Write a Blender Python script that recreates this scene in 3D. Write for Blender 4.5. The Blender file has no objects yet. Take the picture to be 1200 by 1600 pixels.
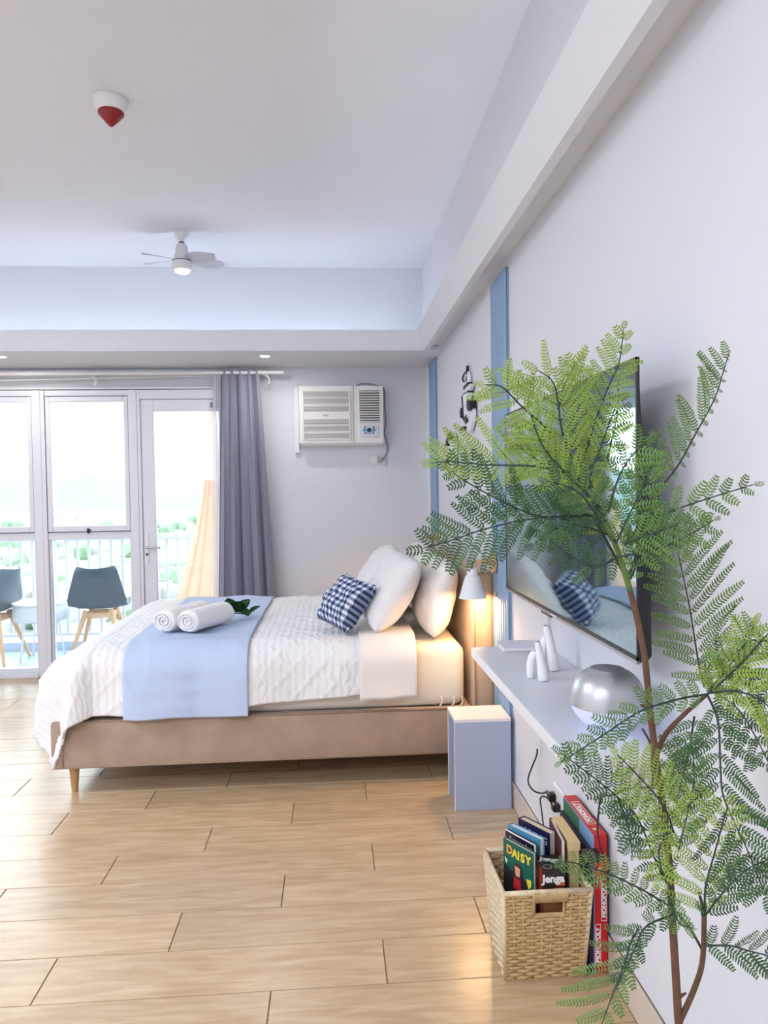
import bpy, bmesh, math, random
from mathutils import Vector, Matrix, noise
random.seed(7)
C = bpy.context.scene.collection
SC = bpy.context.scene
PI = math.pi

# ------------------------------------------------------------ camera, world, lights, exposure
cd = bpy.data.cameras.new('camera'); cam = bpy.data.objects.new('camera', cd); C.objects.link(cam)
cd.sensor_fit = 'VERTICAL'; cd.sensor_height = 24.0; cd.sensor_width = 24.0; cd.lens = 24.0*1150/1600
cd.clip_start = 0.05; cd.clip_end = 9000
rot = Matrix([[0.997419, 0.016958, -0.069766], [-0.070232, 0.028613, -0.99712], [-0.014913, 0.999447, 0.02973]])
cam.matrix_world = Matrix.Translation((0, 0, 1.4)) @ rot.to_4x4()
SC.camera = cam
SC.view_settings.view_transform = 'Standard'; SC.view_settings.look = 'None'
SC.view_settings.gamma = 1.0; SC.view_settings.use_curve_mapping = False
SC.view_settings.exposure = 0.32
SKY = 5.6
w = bpy.data.worlds.new('sky'); SC.world = w; w.use_nodes = True
nt = w.node_tree; bg = nt.nodes['Background']
tc = nt.nodes.new('ShaderNodeTexCoord'); sx = nt.nodes.new('ShaderNodeSeparateXYZ'); rp = nt.nodes.new('ShaderNodeValToRGB')
nt.links.new(tc.outputs['Generated'], sx.inputs[0]); nt.links.new(sx.outputs['Z'], rp.inputs[0]); nt.links.new(rp.outputs[0], bg.inputs[0])
rp.color_ramp.elements[0].color = (.88, .955, 1, 1); rp.color_ramp.elements[1].color = (.78, .88, 1, 1)
bg.inputs[1].default_value = SKY
def lamp(name, kind, loc, energy, color=(1, 1, 1), size=.1, rotv=(0, 0, 0), sy=None, spot=None):
    l = bpy.data.lights.new(name, kind); l.energy = energy; l.color = color
    if kind == 'AREA':
        l.size = size
        if sy: l.shape = 'RECTANGLE'; l.size_y = sy
    elif kind == 'SUN': l.angle = size
    else: l.shadow_soft_size = size
    if spot: l.spot_size = spot; l.spot_blend = .6
    o = bpy.data.objects.new(name, l); C.objects.link(o); o.location = loc; o.rotation_euler = rotv
    return o
lamp('sun', 'SUN', (0, -20, 60), 2.2, (1, .96, .9), .01, (math.radians(42), 0, math.radians(12)))
# fill lamps added out of view to brighten the room (panel fixtures built below)
FILL_PANELS = [(-1.2, -1.2), (-3.2, -1.2), (-3.2, 2.0)]
for px_, py_ in FILL_PANELS:
    lamp('fill_panel_light', 'AREA', (px_, py_, 3.09), 60, (.84, .90, 1), 1.1)

# ------------------------------------------------------------ helpers
def lin(c):
    return tuple(((v/12.92) if v <= .04045 else ((v+.055)/1.055)**2.4) for v in c)
def hexc(h):
    h = h.lstrip('#'); return lin(tuple(int(h[i:i+2], 16)/255 for i in (0, 2, 4)))
def M(name, col, rough=.5, metal=0., spec=.5, emit=None, es=0, bump=None, var=None, trans=0., coat=0., sheen=0.):
    """bump=(scale,strength), var=(scale, amount)"""
    m = bpy.data.materials.new(name); m.use_nodes = True
    n = m.node_tree.nodes; l = m.node_tree.links; b = n['Principled BSDF']
    if isinstance(col, str): col = hexc(col)
    b.inputs['Base Color'].default_value = (*col, 1); b.inputs['Roughness'].default_value = rough
    b.inputs['Metallic'].default_value = metal; b.inputs['Specular IOR Level'].default_value = spec
    b.inputs['Transmission Weight'].default_value = trans; b.inputs['Coat Weight'].default_value = coat
    b.inputs['Sheen Weight'].default_value = sheen
    if emit: b.inputs['Emission Color'].default_value = (*emit, 1); b.inputs['Emission Strength'].default_value = es
    if bump or var:
        t = n.new('ShaderNodeTexCoord')
    if bump:
        ns = n.new('ShaderNodeTexNoise'); ns.inputs['Scale'].default_value = bump[0]; ns.inputs['Detail'].default_value = 4
        bp = n.new('ShaderNodeBump'); bp.inputs['Strength'].default_value = bump[1]; bp.inputs['Distance'].default_value = .01
        l.new(t.outputs['Object'], ns.inputs[0]); l.new(ns.outputs[0], bp.inputs['Height']); l.new(bp.outputs[0], b.inputs['Normal'])
    if var:
        ns = n.new('ShaderNodeTexNoise'); ns.inputs['Scale'].default_value = var[0]; ns.inputs['Detail'].default_value = 5
        mp = n.new('ShaderNodeMapRange'); mp.inputs['From Min'].default_value = .3; mp.inputs['From Max'].default_value = .7
        mp.inputs['To Min'].default_value = 1-var[1]; mp.inputs['To Max'].default_value = 1+var[1]
        hs = n.new('ShaderNodeHueSaturation'); hs.inputs['Color'].default_value = (*col, 1)
        l.new(t.outputs['Object'], ns.inputs[0]); l.new(ns.outputs[0], mp.inputs[0]); l.new(mp.outputs[0], hs.inputs['Value']); l.new(hs.outputs[0], b.inputs['Base Color'])
    return m
def glass_mat(name, tint=(.97, 1, 1), refl=1.0):
    m = bpy.data.materials.new(name); m.use_nodes = True; n = m.node_tree.nodes; l = m.node_tree.links
    n.remove(n['Principled BSDF']); out = n['Material Output']
    tr = n.new('ShaderNodeBsdfTransparent'); tr.inputs[0].default_value = (*tint, 1)
    gl = n.new('ShaderNodeBsdfGlossy'); gl.inputs['Roughness'].default_value = .01
    fr = n.new('ShaderNodeFresnel'); fr.inputs[0].default_value = 1.45; mx = n.new('ShaderNodeMixShader')
    l.new(fr.outputs[0], mx.inputs[0]); l.new(tr.outputs[0], mx.inputs[1]); l.new(gl.outputs[0], mx.inputs[2]); l.new(mx.outputs[0], out.inputs[0])
    return m
def cloth_mat(name, col, trl=.3, rough=.8, alpha=1.0):
    m = bpy.data.materials.new(name); m.use_nodes = True; n = m.node_tree.nodes; l = m.node_tree.links
    n.remove(n['Principled BSDF']); out = n['Material Output']
    if isinstance(col, str): col = hexc(col)
    d = n.new('ShaderNodeBsdfDiffuse'); d.inputs[0].default_value = (*col, 1)
    t = n.new('ShaderNodeBsdfTranslucent'); t.inputs[0].default_value = (*col, 1)
    mx = n.new('ShaderNodeMixShader'); mx.inputs[0].default_value = trl
    l.new(d.outputs[0], mx.inputs[1]); l.new(t.outputs[0], mx.inputs[2]); last = mx
    if alpha < 1:
        tr = n.new('ShaderNodeBsdfTransparent'); m2 = n.new('ShaderNodeMixShader'); m2.inputs[0].default_value = alpha
        l.new(tr.outputs[0], m2.inputs[1]); l.new(mx.outputs[0], m2.inputs[2]); last = m2
    l.new(last.outputs[0], out.inputs[0]); return m

def box(bm, x0, x1, y0, y1, z0, z1, bev=0, seg=2):
    r = bmesh.ops.create_cube(bm, size=1.0); vs = r['verts']
    for v in vs:
        v.co = Vector(((x0+x1)/2+v.co.x*(x1-x0), (y0+y1)/2+v.co.y*(y1-y0), (z0+z1)/2+v.co.z*(z1-z0)))
    if bev:
        es = list({e for v in vs for e in v.link_edges})
        bmesh.ops.bevel(bm, geom=es, offset=bev, segments=seg, affect='EDGES', profile=.5)
def prism(bm, pts, d, origin=(0, 0, 0), u=(1, 0, 0), v=(0, 0, 1)):
    """extrude the 2D polygon pts (in axes u,v from origin) by vector d"""
    o = Vector(origin); u = Vector(u); v = Vector(v); d = Vector(d)
    a = [bm.verts.new(o+u*p[0]+v*p[1]) for p in pts]; b = [bm.verts.new(q.co+d) for q in a]; n = len(a)
    bm.faces.new(a); bm.faces.new(b[::-1])
    for i in range(n): bm.faces.new((a[i], b[i], b[(i+1) % n], a[(i+1) % n]))
def spline(pts, n):
    pts = [Vector(p) for p in pts]
    if len(pts) < 3: return [pts[0].lerp(pts[-1], i/(n-1)) for i in range(n)]
    L = [0]
    for i in range(1, len(pts)): L.append(L[-1]+(pts[i]-pts[i-1]).length)
    out = []
    for i in range(n):
        s = L[-1]*i/(n-1); k = 0
        while k < len(pts)-2 and s > L[k+1]: k += 1
        t = (s-L[k])/max(L[k+1]-L[k], 1e-9)
        p0 = pts[max(k-1, 0)]; p1 = pts[k]; p2 = pts[k+1]; p3 = pts[min(k+2, len(pts)-1)]
        out.append(.5*((2*p1)+(p2-p0)*t+(2*p0-5*p1+4*p2-p3)*t*t+(3*p1-p0-3*p2+p3)*t**3))
    return out
def tube(bm, path, r, seg=8, r1=None, caps=True, flat=None):
    path = [Vector(p) for p in path]; n = len(path); rings = []
    up = Vector((0, 0, 1)); prev = None
    for i, p in enumerate(path):
        t = (path[min(i+1, n-1)]-path[max(i-1, 0)])
        if t.length < 1e-9: t = Vector((0, 0, 1))
        t.normalize()
        if prev is None:
            a = up if abs(t.dot(up)) < .95 else Vector((1, 0, 0)); nx = a.cross(t).normalized()
        else:
            nx = (prev-t*prev.dot(t)); nx = nx.normalized() if nx.length > 1e-6 else Vector((1, 0, 0))
        prev = nx; ny = t.cross(nx)
        f = i/max(n-1, 1); rr = r if r1 is None else r+(r1-r)*f
        if callable(r): rr = r(f)
        fl = flat or 1
        rings.append([bm.verts.new(p+nx*rr*math.cos(2*PI*k/seg)+ny*rr*fl*math.sin(2*PI*k/seg)) for k in range(seg)])
    for i in range(n-1):
        for k in range(seg): bm.faces.new((rings[i][k], rings[i][(k+1) % seg], rings[i+1][(k+1) % seg], rings[i+1][k]))
    if caps: bm.faces.new(rings[0][::-1]); bm.faces.new(rings[-1])
def lathe(bm, prof, c=(0, 0, 0), seg=32, axis='Z'):
    rings = []; c = Vector(c)
    def pt(r, h, a):
        if axis == 'Z': return c+Vector((r*math.cos(a), r*math.sin(a), h))
        if axis == 'X': return c+Vector((h, r*math.cos(a), r*math.sin(a)))
        return c+Vector((r*math.cos(a), h, r*math.sin(a)))
    for r, h in prof:
        if r < 1e-6: rings.append([bm.verts.new(pt(0, h, 0))])
        else: rings.append([bm.verts.new(pt(r, h, 2*PI*k/seg)) for k in range(seg)])
    for i in range(len(rings)-1):
        A, B = rings[i], rings[i+1]
        for k in range(seg):
            k2 = (k+1) % seg
            if len(A) == 1 and len(B) == 1: continue
            if len(A) == 1: bm.faces.new((A[0], B[k], B[k2]))
            elif len(B) == 1: bm.faces.new((A[k], A[k2], B[0]))
            else: bm.faces.new((A[k], A[k2], B[k2], B[k]))
def obj(name, bm, mat, parent=None, smooth=False, auto=None):
    me = bpy.data.meshes.new(name)
    bmesh.ops.recalc_face_normals(bm, faces=bm.faces[:])
    bm.to_mesh(me); bm.free()
    for m in (mat if isinstance(mat, (list, tuple)) else [mat]): me.materials.append(m)
    if smooth:
        me.polygons.foreach_set('use_smooth', [True]*len(me.polygons))
        if auto:
            try: me.set_sharp_from_angle(angle=math.radians(auto))
            except Exception: pass
    o = bpy.data.objects.new(name, me); C.objects.link(o)
    if parent:
        o.parent = parent; o.matrix_parent_inverse = Matrix.Identity(4)
        me.transform(Matrix.Translation(-Vector(wloc(parent))))
    return o
def wloc(o):
    v = Vector(o.location)
    while o.parent: o = o.parent; v = v+Vector(o.location)
    return v
def thing(name, label, cat, loc=(0, 0, 0), group=None):
    o = bpy.data.objects.new(name, None); C.objects.link(o); o.empty_display_size = .05
    o.location = loc; o['label'] = label; o['category'] = cat
    if group: o['group'] = group
    return o
def tag(o, label, cat, group=None):
    o['label'] = label; o['category'] = cat
    if group: o['group'] = group
    return o
def struct(name, bm, mat, label=None, **k):
    o = obj(name, bm, mat, **k); o['kind'] = 'structure'
    if label: o['label'] = label; o['category'] = name.split('_')[0]
    return o
def B(*a, **k):
    bm = bmesh.new(); box(bm, *a, **k); return bm
def bxs(lst, bev=0):
    bm = bmesh.new()
    for a in lst: box(bm, *a, bev=bev)
    return bm
def tub(path, r, **k):
    bm = bmesh.new(); tube(bm, path, r, **k); return bm
def lat(prof, c, **k):
    bm = bmesh.new(); lathe(bm, prof, c, **k); return bm
def text_mesh(name, s, size, mat, parent, origin, u, v, depth=.0006, align='CENTER', bold=0.0):
    """flat lettering: u is the reading direction, v the up direction of the letters"""
    cu = bpy.data.curves.new(name, 'FONT'); cu.body = s; cu.size = size; cu.align_x = align; cu.align_y = 'CENTER'
    cu.extrude = depth; cu.offset = bold; cu.resolution_u = 3
    t = bpy.data.objects.new(name+'_tmp', cu); C.objects.link(t)
    dg = bpy.context.evaluated_depsgraph_get(); me = bpy.data.meshes.new_from_object(t.evaluated_get(dg))
    bpy.data.objects.remove(t); me.name = name
    u = Vector(u).normalized(); v = Vector(v).normalized(); nn = u.cross(v)
    mt = Matrix((u, v, nn)).transposed().to_4x4(); mt = Matrix.Translation(Vector(origin)-wloc(parent)) @ mt
    me.transform(mt); me.materials.clear(); me.materials.append(mat)
    o = bpy.data.objects.new(name, me); C.objects.link(o); o.parent = parent
    return o

# ------------------------------------------------------------ materials
wallM = M('wall_paint', '#dfe1e8', .75, bump=(220, .06))
ceilM = M('ceiling_paint', '#e6e8ee', .8)
trimM = M('trim_paint', '#e8e8ee', .5)
upvc = M('white_window_profile', '#e2e2ea', .35)
whiteP = M('white_plastic', '#ededf0', .35)
creamP = M('cream_plastic', '#eae8e6', .45)
blackP = M('black_plastic', (.012, .012, .014), .4)
glassM = glass_mat('window_glass')
woodL = M('beech_wood', '#d8b088', .5, var=(14, .12))
metal = M('brushed_steel', '#c4c6ca', .3, 1.0)
blueP = M('blue_slat_paint', '#8aa6c6', .5)
greyBlue = M('greyblue_plastic', '#586875', .35)

# ------------------------------------------------------------ room shell
struct('ceiling', B(-4.7, .9, -2.7, 6.0, 3.15, 3.25), ceilM, 'white painted ceiling of the recess')
bm = bmesh.new()
box(bm, -.74, .88, 5.85, 6.0, 0, 3.15); box(bm, -4.6, -.74, 5.85, 6.0, 2.2, 3.15); box(bm, -4.7, -4.36, 5.85, 6.0, 0, 2.2)
struct('wall_back', bm, wallM, 'white wall around the windows and the air conditioner')
struct('wall_right', B(.78, .88, -2.7, 5.85, 0, 3.15), wallM, 'white wall behind the television and headboard')
struct('wall_left', B(-4.7, -4.6, -2.7, 5.85, 0, 3.15), wallM)
struct('wall_front', B(-4.6, .78, -2.7, -2.6, 0, 3.15), wallM)
# dropped ledge with cove
bm = bmesh.new()
box(bm, -4.6, .78, 5.13, 5.85, 2.37, 2.395); box(bm, -4.6, .66, 5.13, 5.15, 2.395, 2.512)
struct('trim_1', bm, ceilM, 'white dropped ceiling ledge above the windows', )
bm = bmesh.new()
prism(bm, [(.655, 2.37), (.69, 2.37), (.69, 2.40), (.625, 2.512), (.605, 2.512)], (0, 7.73, 0), (0, -2.6, 0))
box(bm, .69, .78, -2.6, 5.13, 2.408, 2.43)
struct('trim_2', bm, ceilM, 'white ceiling ledge running along the right wall')
struct('trim_3', B(.74, .78, -2.6, 5.85, 2.43, 3.15), wallM, 'upper recess face above the right wall')
# LED strips lying in the cove
led = M('cool_led_strip', (1, 1, 1), .5, emit=(.84, .90, 1), es=26)
o = thing('led_strip', 'cool white light strip hidden behind the window side ledge', 'light strip', (-1.5, 5.80, 2.397)); 
obj('diffuser', B(-4.5, .58, 5.53, 5.545, 2.396, 2.404), led, o)
o = thing('led_strip', 'cool white light strip hidden behind the right side ledge', 'light strip', (.7, 2, 2.432))
obj('diffuser', B(.70, .712, -2.4, 5.1, 2.431, 2.437), M('cool_led_strip_side', (1, 1, 1), .5, emit=(.88, .93, 1), es=7), o)
# trims at window head
bm = bmesh.new(); box(bm, -4.5, -.8, 5.82, 5.85, 2.335, 2.352); box(bm, -4.5, -.8, 5.80, 5.85, 2.205, 2.222, bev=.003)
struct('trim_4', bm, trimM, 'thin white mouldings above the window frames')
struct('trim_5', B(.755, .78, 5.825, 5.85, 0, 2.37, bev=.003), trimM, 'white corner bead beside the far blue slats')

# floor: plank shaped tiles
tileM = bpy.data.materials.new('wood_look_tile'); tileM.use_nodes = True
n = tileM.node_tree.nodes; l = tileM.node_tree.links; b = n['Principled BSDF']
t = n.new('ShaderNodeTexCoord'); oi = n.new('ShaderNodeObjectInfo'); mp = n.new('ShaderNodeMapping'); mp.inputs['Scale'].default_value = (2.2, 17, 1)
cb = n.new('ShaderNodeCombineXYZ'); mu = n.new('ShaderNodeMath'); mu.operation = 'MULTIPLY'; mu.inputs[1].default_value = 37
l.new(oi.outputs['Random'], mu.inputs[0]); l.new(mu.outputs[0], cb.inputs[0]); l.new(mu.outputs[0], cb.inputs[2]); l.new(cb.outputs[0], mp.inputs['Location'])
l.new(t.outputs['Object'], mp.inputs[0]); ns = n.new('ShaderNodeTexNoise'); ns.inputs['Scale'].default_value = 2.2; ns.inputs['Detail'].default_value = 7; ns.inputs['Distortion'].default_value = .6
l.new(mp.outputs[0], ns.inputs[0]); cr = n.new('ShaderNodeValToRGB'); l.new(ns.outputs[0], cr.inputs[0])
cr.color_ramp.elements[0].position = .28; cr.color_ramp.elements[0].color = (*hexc('#b99b76'), 1)
cr.color_ramp.elements[1].position = .72; cr.color_ramp.elements[1].color = (*hexc('#d6bb98'), 1)
hs = n.new('ShaderNodeHueSaturation'); mr = n.new('ShaderNodeMapRange'); mr.inputs['To Min'].default_value = .93; mr.inputs['To Max'].default_value = 1.07
l.new(oi.outputs['Random'], mr.inputs[0]); l.new(mr.outputs[0], hs.inputs['Value']); l.new(cr.outputs[0], hs.inputs['Color']); l.new(hs.outputs[0], b.inputs['Base Color'])
b.inputs['Roughness'].default_value = .27; b.inputs['Specular IOR Level'].default_value = .75
bp = n.new('ShaderNodeBump'); bp.inputs['Strength'].default_value = .10; bp.inputs['Distance'].default_value = .004; l.new(ns.outputs[0], bp.inputs['Height']); l.new(bp.outputs[0], b.inputs['Normal'])
grout = M('floor_grout', '#7d7264', .9)
fl = struct('floor', B(-4.7, .88, -2.7, 6.0, -.15, -.003), grout, 'pale wood-look plank tile floor')
tiles = {}
def tile_mesh(L, W):
    k = (round(L, 3), round(W, 3))
    if k not in tiles:
        bm = bmesh.new(); box(bm, -L/2, L/2, -W/2, W/2, -.008, 0, bev=.0012, seg=1)
        me = bpy.data.meshes.new('tile'); bm.to_mesh(me); bm.free(); me.materials.append(tileM); tiles[k] = me
    return tiles[k]
G = .0035
for k in range(-14, 19):
    ya = 2.045+k*.2085; yb = min(ya+.2085, 5.80)
    xj = -.195+.3283*((k+1) % 3)
    while xj > -4.6: xj -= .985
    while xj < .77:
        a = max(xj, -4.6); bb = min(xj+.985, .772)
        if bb-a > .03:
            o = bpy.data.objects.new('tile', tile_mesh(bb-a-G, yb-ya-G)); C.objects.link(o); o.parent = fl
            o.location = ((a+bb)/2, (ya+yb)/2, 0)
        xj += .985
# skirting tiles on the right wall
bsM = M('skirting_tile', '#d8cbbd', .35, var=(6, .04))
bs = struct('baseboard_right', B(.776, .78, -.5, 5.85, 0, .105), grout, 'low beige tile skirting along the right wall')
for i in range(7):
    a = -.4+i*.9; obj('tile', B(.770, .776, a+.0015, min(a+.8985, 5.84), .001, .104, bev=.001, seg=1), bsM, bs)
bs2 = struct('baseboard_back', B(-.7, .755, 5.846, 5.85, 0, .105), grout, 'low beige tile skirting below the air conditioner wall')
for i in range(2): obj('tile', B(-.7+i*.73, -.7+i*.73+.727, 5.838, 5.846, .001, .104, bev=.001, seg=1), bsM, bs2)

# ------------------------------------------------------------ windows and door
for k in range(4):
    dx = -.72*k
    wn = bpy.data.objects.new(f'window_{k+1}', None); C.objects.link(wn); wn.location = (-1.87+dx, 5.85, 0)
    wn['kind'] = 'structure'; wn['category'] = 'window'
    wn['label'] = ['white framed window with top sash, right behind the bed foot', 'white framed window at the left edge of the view', 'white framed window beyond the left edge, second from there', 'white framed window nearest the left wall'][k]
    L = lambda a: a+dx
    obj('frame', bxs([(L(-2.245), L(-2.18), 5.80, 5.90, 0.0, 2.2), (L(-2.18), L(-1.555), 5.81, 5.90, 2.155, 2.2), (L(-2.18), L(-1.555), 5.81, 5.90, 1.055, 1.112),
                      (L(-2.18), L(-1.555), 5.78, 5.92, 0, .03), (L(-2.18), L(-1.555), 5.815, 5.88, .03, .066), (L(-2.18), L(-2.165), 5.825, 5.88, .066, 1.055), (L(-1.57), L(-1.555), 5.825, 5.88, .066, 1.055)], .003), upvc, wn)
    obj('post', bxs([(L(-1.555), L(-1.49), 5.795, 5.905, 0, 2.2)], .004), upvc, wn)
    sh = obj('sash', bxs([(L(-2.178), L(-2.142), 5.805, 5.86, 1.115, 2.152), (L(-1.593), L(-1.557), 5.805, 5.86, 1.115, 2.152),
                     (L(-2.142), L(-1.593), 5.805, 5.86, 2.112, 2.152), (L(-2.142), L(-1.593), 5.805, 5.86, 1.115, 1.16)], .004), upvc, wn)
    obj('gasket', bxs([(L(-2.1795), L(-2.178), 5.80, 5.84, 1.113, 2.154), (L(-1.557), L(-1.5555), 5.80, 5.84, 1.113, 2.154), (L(-2.178), L(-1.557), 5.80, 5.84, 2.152, 2.1545), (L(-2.178), L(-1.557), 5.80, 5.84, 1.1125, 1.115)]), M('gasket', (.05, .05, .07), .6), wn)
    obj('pane', B(L(-2.142), L(-1.593), 5.834, 5.838, 1.16, 2.112), glassM, sh)
    obj('latch', bxs([(L(-1.885), L(-1.86), 5.79, 5.806, 1.118, 1.135), (L(-1.88), L(-1.865), 5.782, 5.79, 1.10, 1.14)], .002), blackP, sh)
    obj('pane', B(L(-2.165), L(-1.57), 5.848, 5.852, .066, 1.055), glassM, wn)
dn = bpy.data.objects.new('door_1', None); C.objects.link(dn); dn.location = (-1.1, 5.85, 0); dn['kind'] = 'structure'; dn['category'] = 'door'
dn['label'] = 'white framed glass balcony door with lever handle behind the bed'
obj('frame', bxs([(-1.49, -1.466, 5.80, 5.90, 0, 2.2), (-1.466, -.765, 5.80, 5.90, 2.128, 2.2), (-.765, -.74, 5.80, 5.90, 0, 2.2), (-1.466, -.765, 5.80, 5.90, 0, .02)], .003), upvc, dn)
leaf = obj('leaf', bxs([(-1.462, -1.366, 5.81, 5.86, .024, 2.124), (-.872, -.769, 5.81, 5.86, .024, 2.124), (-1.366, -.872, 5.81, 5.86, 2.035, 2.124), (-1.366, -.872, 5.81, 5.86, .024, .13)], .004), upvc, dn)
obj('pane', B(-1.366, -.872, 5.834, 5.838, .13, 2.035), glassM, leaf)
obj('lock_plate', B(-1.45, -1.425, 5.80, 5.812, .86, 1.09, bev=.003), whiteP, leaf)
bm = bmesh.new(); tube(bm, spline([(-1.437, 5.805, .985), (-1.437, 5.765, .985), (-1.40, 5.757, .985), (-1.325, 5.757, .982)], 12), .008)
obj('lever_handle', bm, M('satin_metal', '#b9b9c2', .35, .8), leaf, smooth=True)
obj('key_cylinder', lat([(0, 0), (.009, 0), (.009, .012), (0, .012)], (-1.437, 5.79, .93), axis='Y', seg=12), M('dark_lock', (.03, .03, .04), .4), leaf)
obj('hinge', bxs([(-.9, -.885, 5.80, 5.815, 2.06, 2.10), (-.93, -.915, 5.80, 5.815, 2.06, 2.10)], .002), M('hinge_grey', '#8a8a9a', .4), leaf)

# ------------------------------------------------------------ balcony and outside
bal = struct('floor_balcony', B(-5.2, 1.5, 6.0, 7.1, -.2, -.012), grout, 'pale tiled balcony floor outside the windows')
btM = M('balcony_tile', '#9fb3c6', .35, var=(5, .06))
btm = None
for i in range(21):
    for j in range(3):
        if btm is None:
            bm = bmesh.new(); box(bm, -.1475, .1475, -.1275, .1275, -.011, 0, bev=.001, seg=1); btm = bpy.data.meshes.new('tile'); bm.to_mesh(btm); bm.free(); btm.materials.append(btM)
        o = bpy.data.objects.new('tile', btm); C.objects.link(o); o.parent = bal; o.location = (-5.0+i*.3, 6.14+j*.26, -.001)
concrete = M('painted_concrete', '#b9c2d2', .8)
struct('trim_6', B(-5.2, 1.5, 6.80, 7.1, -.012, .075), concrete, 'low painted kerb under the balcony railing')
rail = thing('balcony_railing', 'white metal balcony railing with vertical balusters outside the windows', 'railing', (-2, 6.85, .075))
railM = M('white_rail_paint', '#c3c8d2', .45)
obj('top_rail', B(-5.2, 1.5, 6.82, 6.88, .985, 1.03, bev=.005), railM, rail)
obj('bottom_rail', B(-5.2, 1.5, 6.835, 6.865, .12, .145, bev=.003), railM, rail)
bmm = None
for i in range(66):
    x = -5.1+i*.0995
    if bmm is None:
        bm = bmesh.new(); box(bm, -.010, .010, -.010, .010, .145, .985); bmm = bpy.data.meshes.new('baluster'); bm.to_mesh(bmm); bm.free(); bmm.materials.append(railM)
    o = bpy.data.objects.new('baluster', bmm); C.objects.link(o); o.parent = rail; o.location = (x+2, 0, -.075)
for x in (-5.0, -3.5, -.5, 1.2):
    obj('post', B(x-.02, x+.02, 6.83, 6.87, .075, .985, bev=.003), railM, rail)
# town far below, hills on the horizon
grd = M('town_ground', (.16, .185, .175), .95, var=(.01, .25))
struct('ground', B(-2600, 2600, 9, 5200, -75, -74), grd, 'pale hazy land far below the balcony')
bm = bmesh.new(); rs = random.Random(3)
for i in range(1500):
    d = 80*(1.0+rs.random()*1.0)**5.5; a = rs.uniform(-.75, .5); x = d*math.sin(a); y = d*math.cos(a)+30
    s = rs.uniform(5, 11)*(1+d/1400); h = rs.uniform(3, 9)
    box(bm, x-s, x+s, y-s*.7, y+s*.7, -74, -74+h)
    prism(bm, [(-s, 0), (s, 0), (0, 2.5)], (0, s*1.4, 0), (x, y-s*.7, -74+h))
o = obj('town_houses', bm, M('pale_house_walls', (.27, .265, .26), .9)); o['kind'] = 'stuff'; tag(o, 'dense pale town houses far below the balcony', 'houses')
bm = bmesh.new()
for i in range(420):
    d = 60*(1+rs.random())**5; a = rs.uniform(-.8, .5); x = d*math.sin(a); y = d*math.cos(a)+30; s = rs.uniform(3, 6)*(1+d/700)
    r_ = bmesh.ops.create_icosphere(bm, subdivisions=1, radius=s, matrix=Matrix.Translation((x, y, -74+s*.6)))
    for v in r_['verts']: v.co += Vector((rs.uniform(-1, 1), rs.uniform(-1, 1), rs.uniform(-1, 1)))*s*.22
o = obj('tree_clumps', bm, M('tree_green', (.13, .20, .12), .9)); o['kind'] = 'stuff'; tag(o, 'green tree clumps scattered between the houses far below', 'trees')
bm = bmesh.new(); NX, NY = 120, 14; g = []
for j in range(NY):
    row = []
    for i in range(NX):
        x = -4200+8400*i/(NX-1); y = 3600+j*110; q = math.sin(PI*j/(NY-1))
        row.append(bm.verts.new((x, y, -75+q*(150+90*noise.noise(Vector((x/900, y/900, 0)))+40*noise.noise(Vector((x/250, y/250, 2)))))))
    g.append(row)
for j in range(NY-1):
    for i in range(NX-1): bm.faces.new((g[j][i], g[j][i+1], g[j+1][i+1], g[j+1][i]))
struct('hills', bm, M('hazy_hills', (.128, .165, .165), 1), 'low hazy hills on the horizon', smooth=True)  # haze of the distance is put into the hill colour

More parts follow.
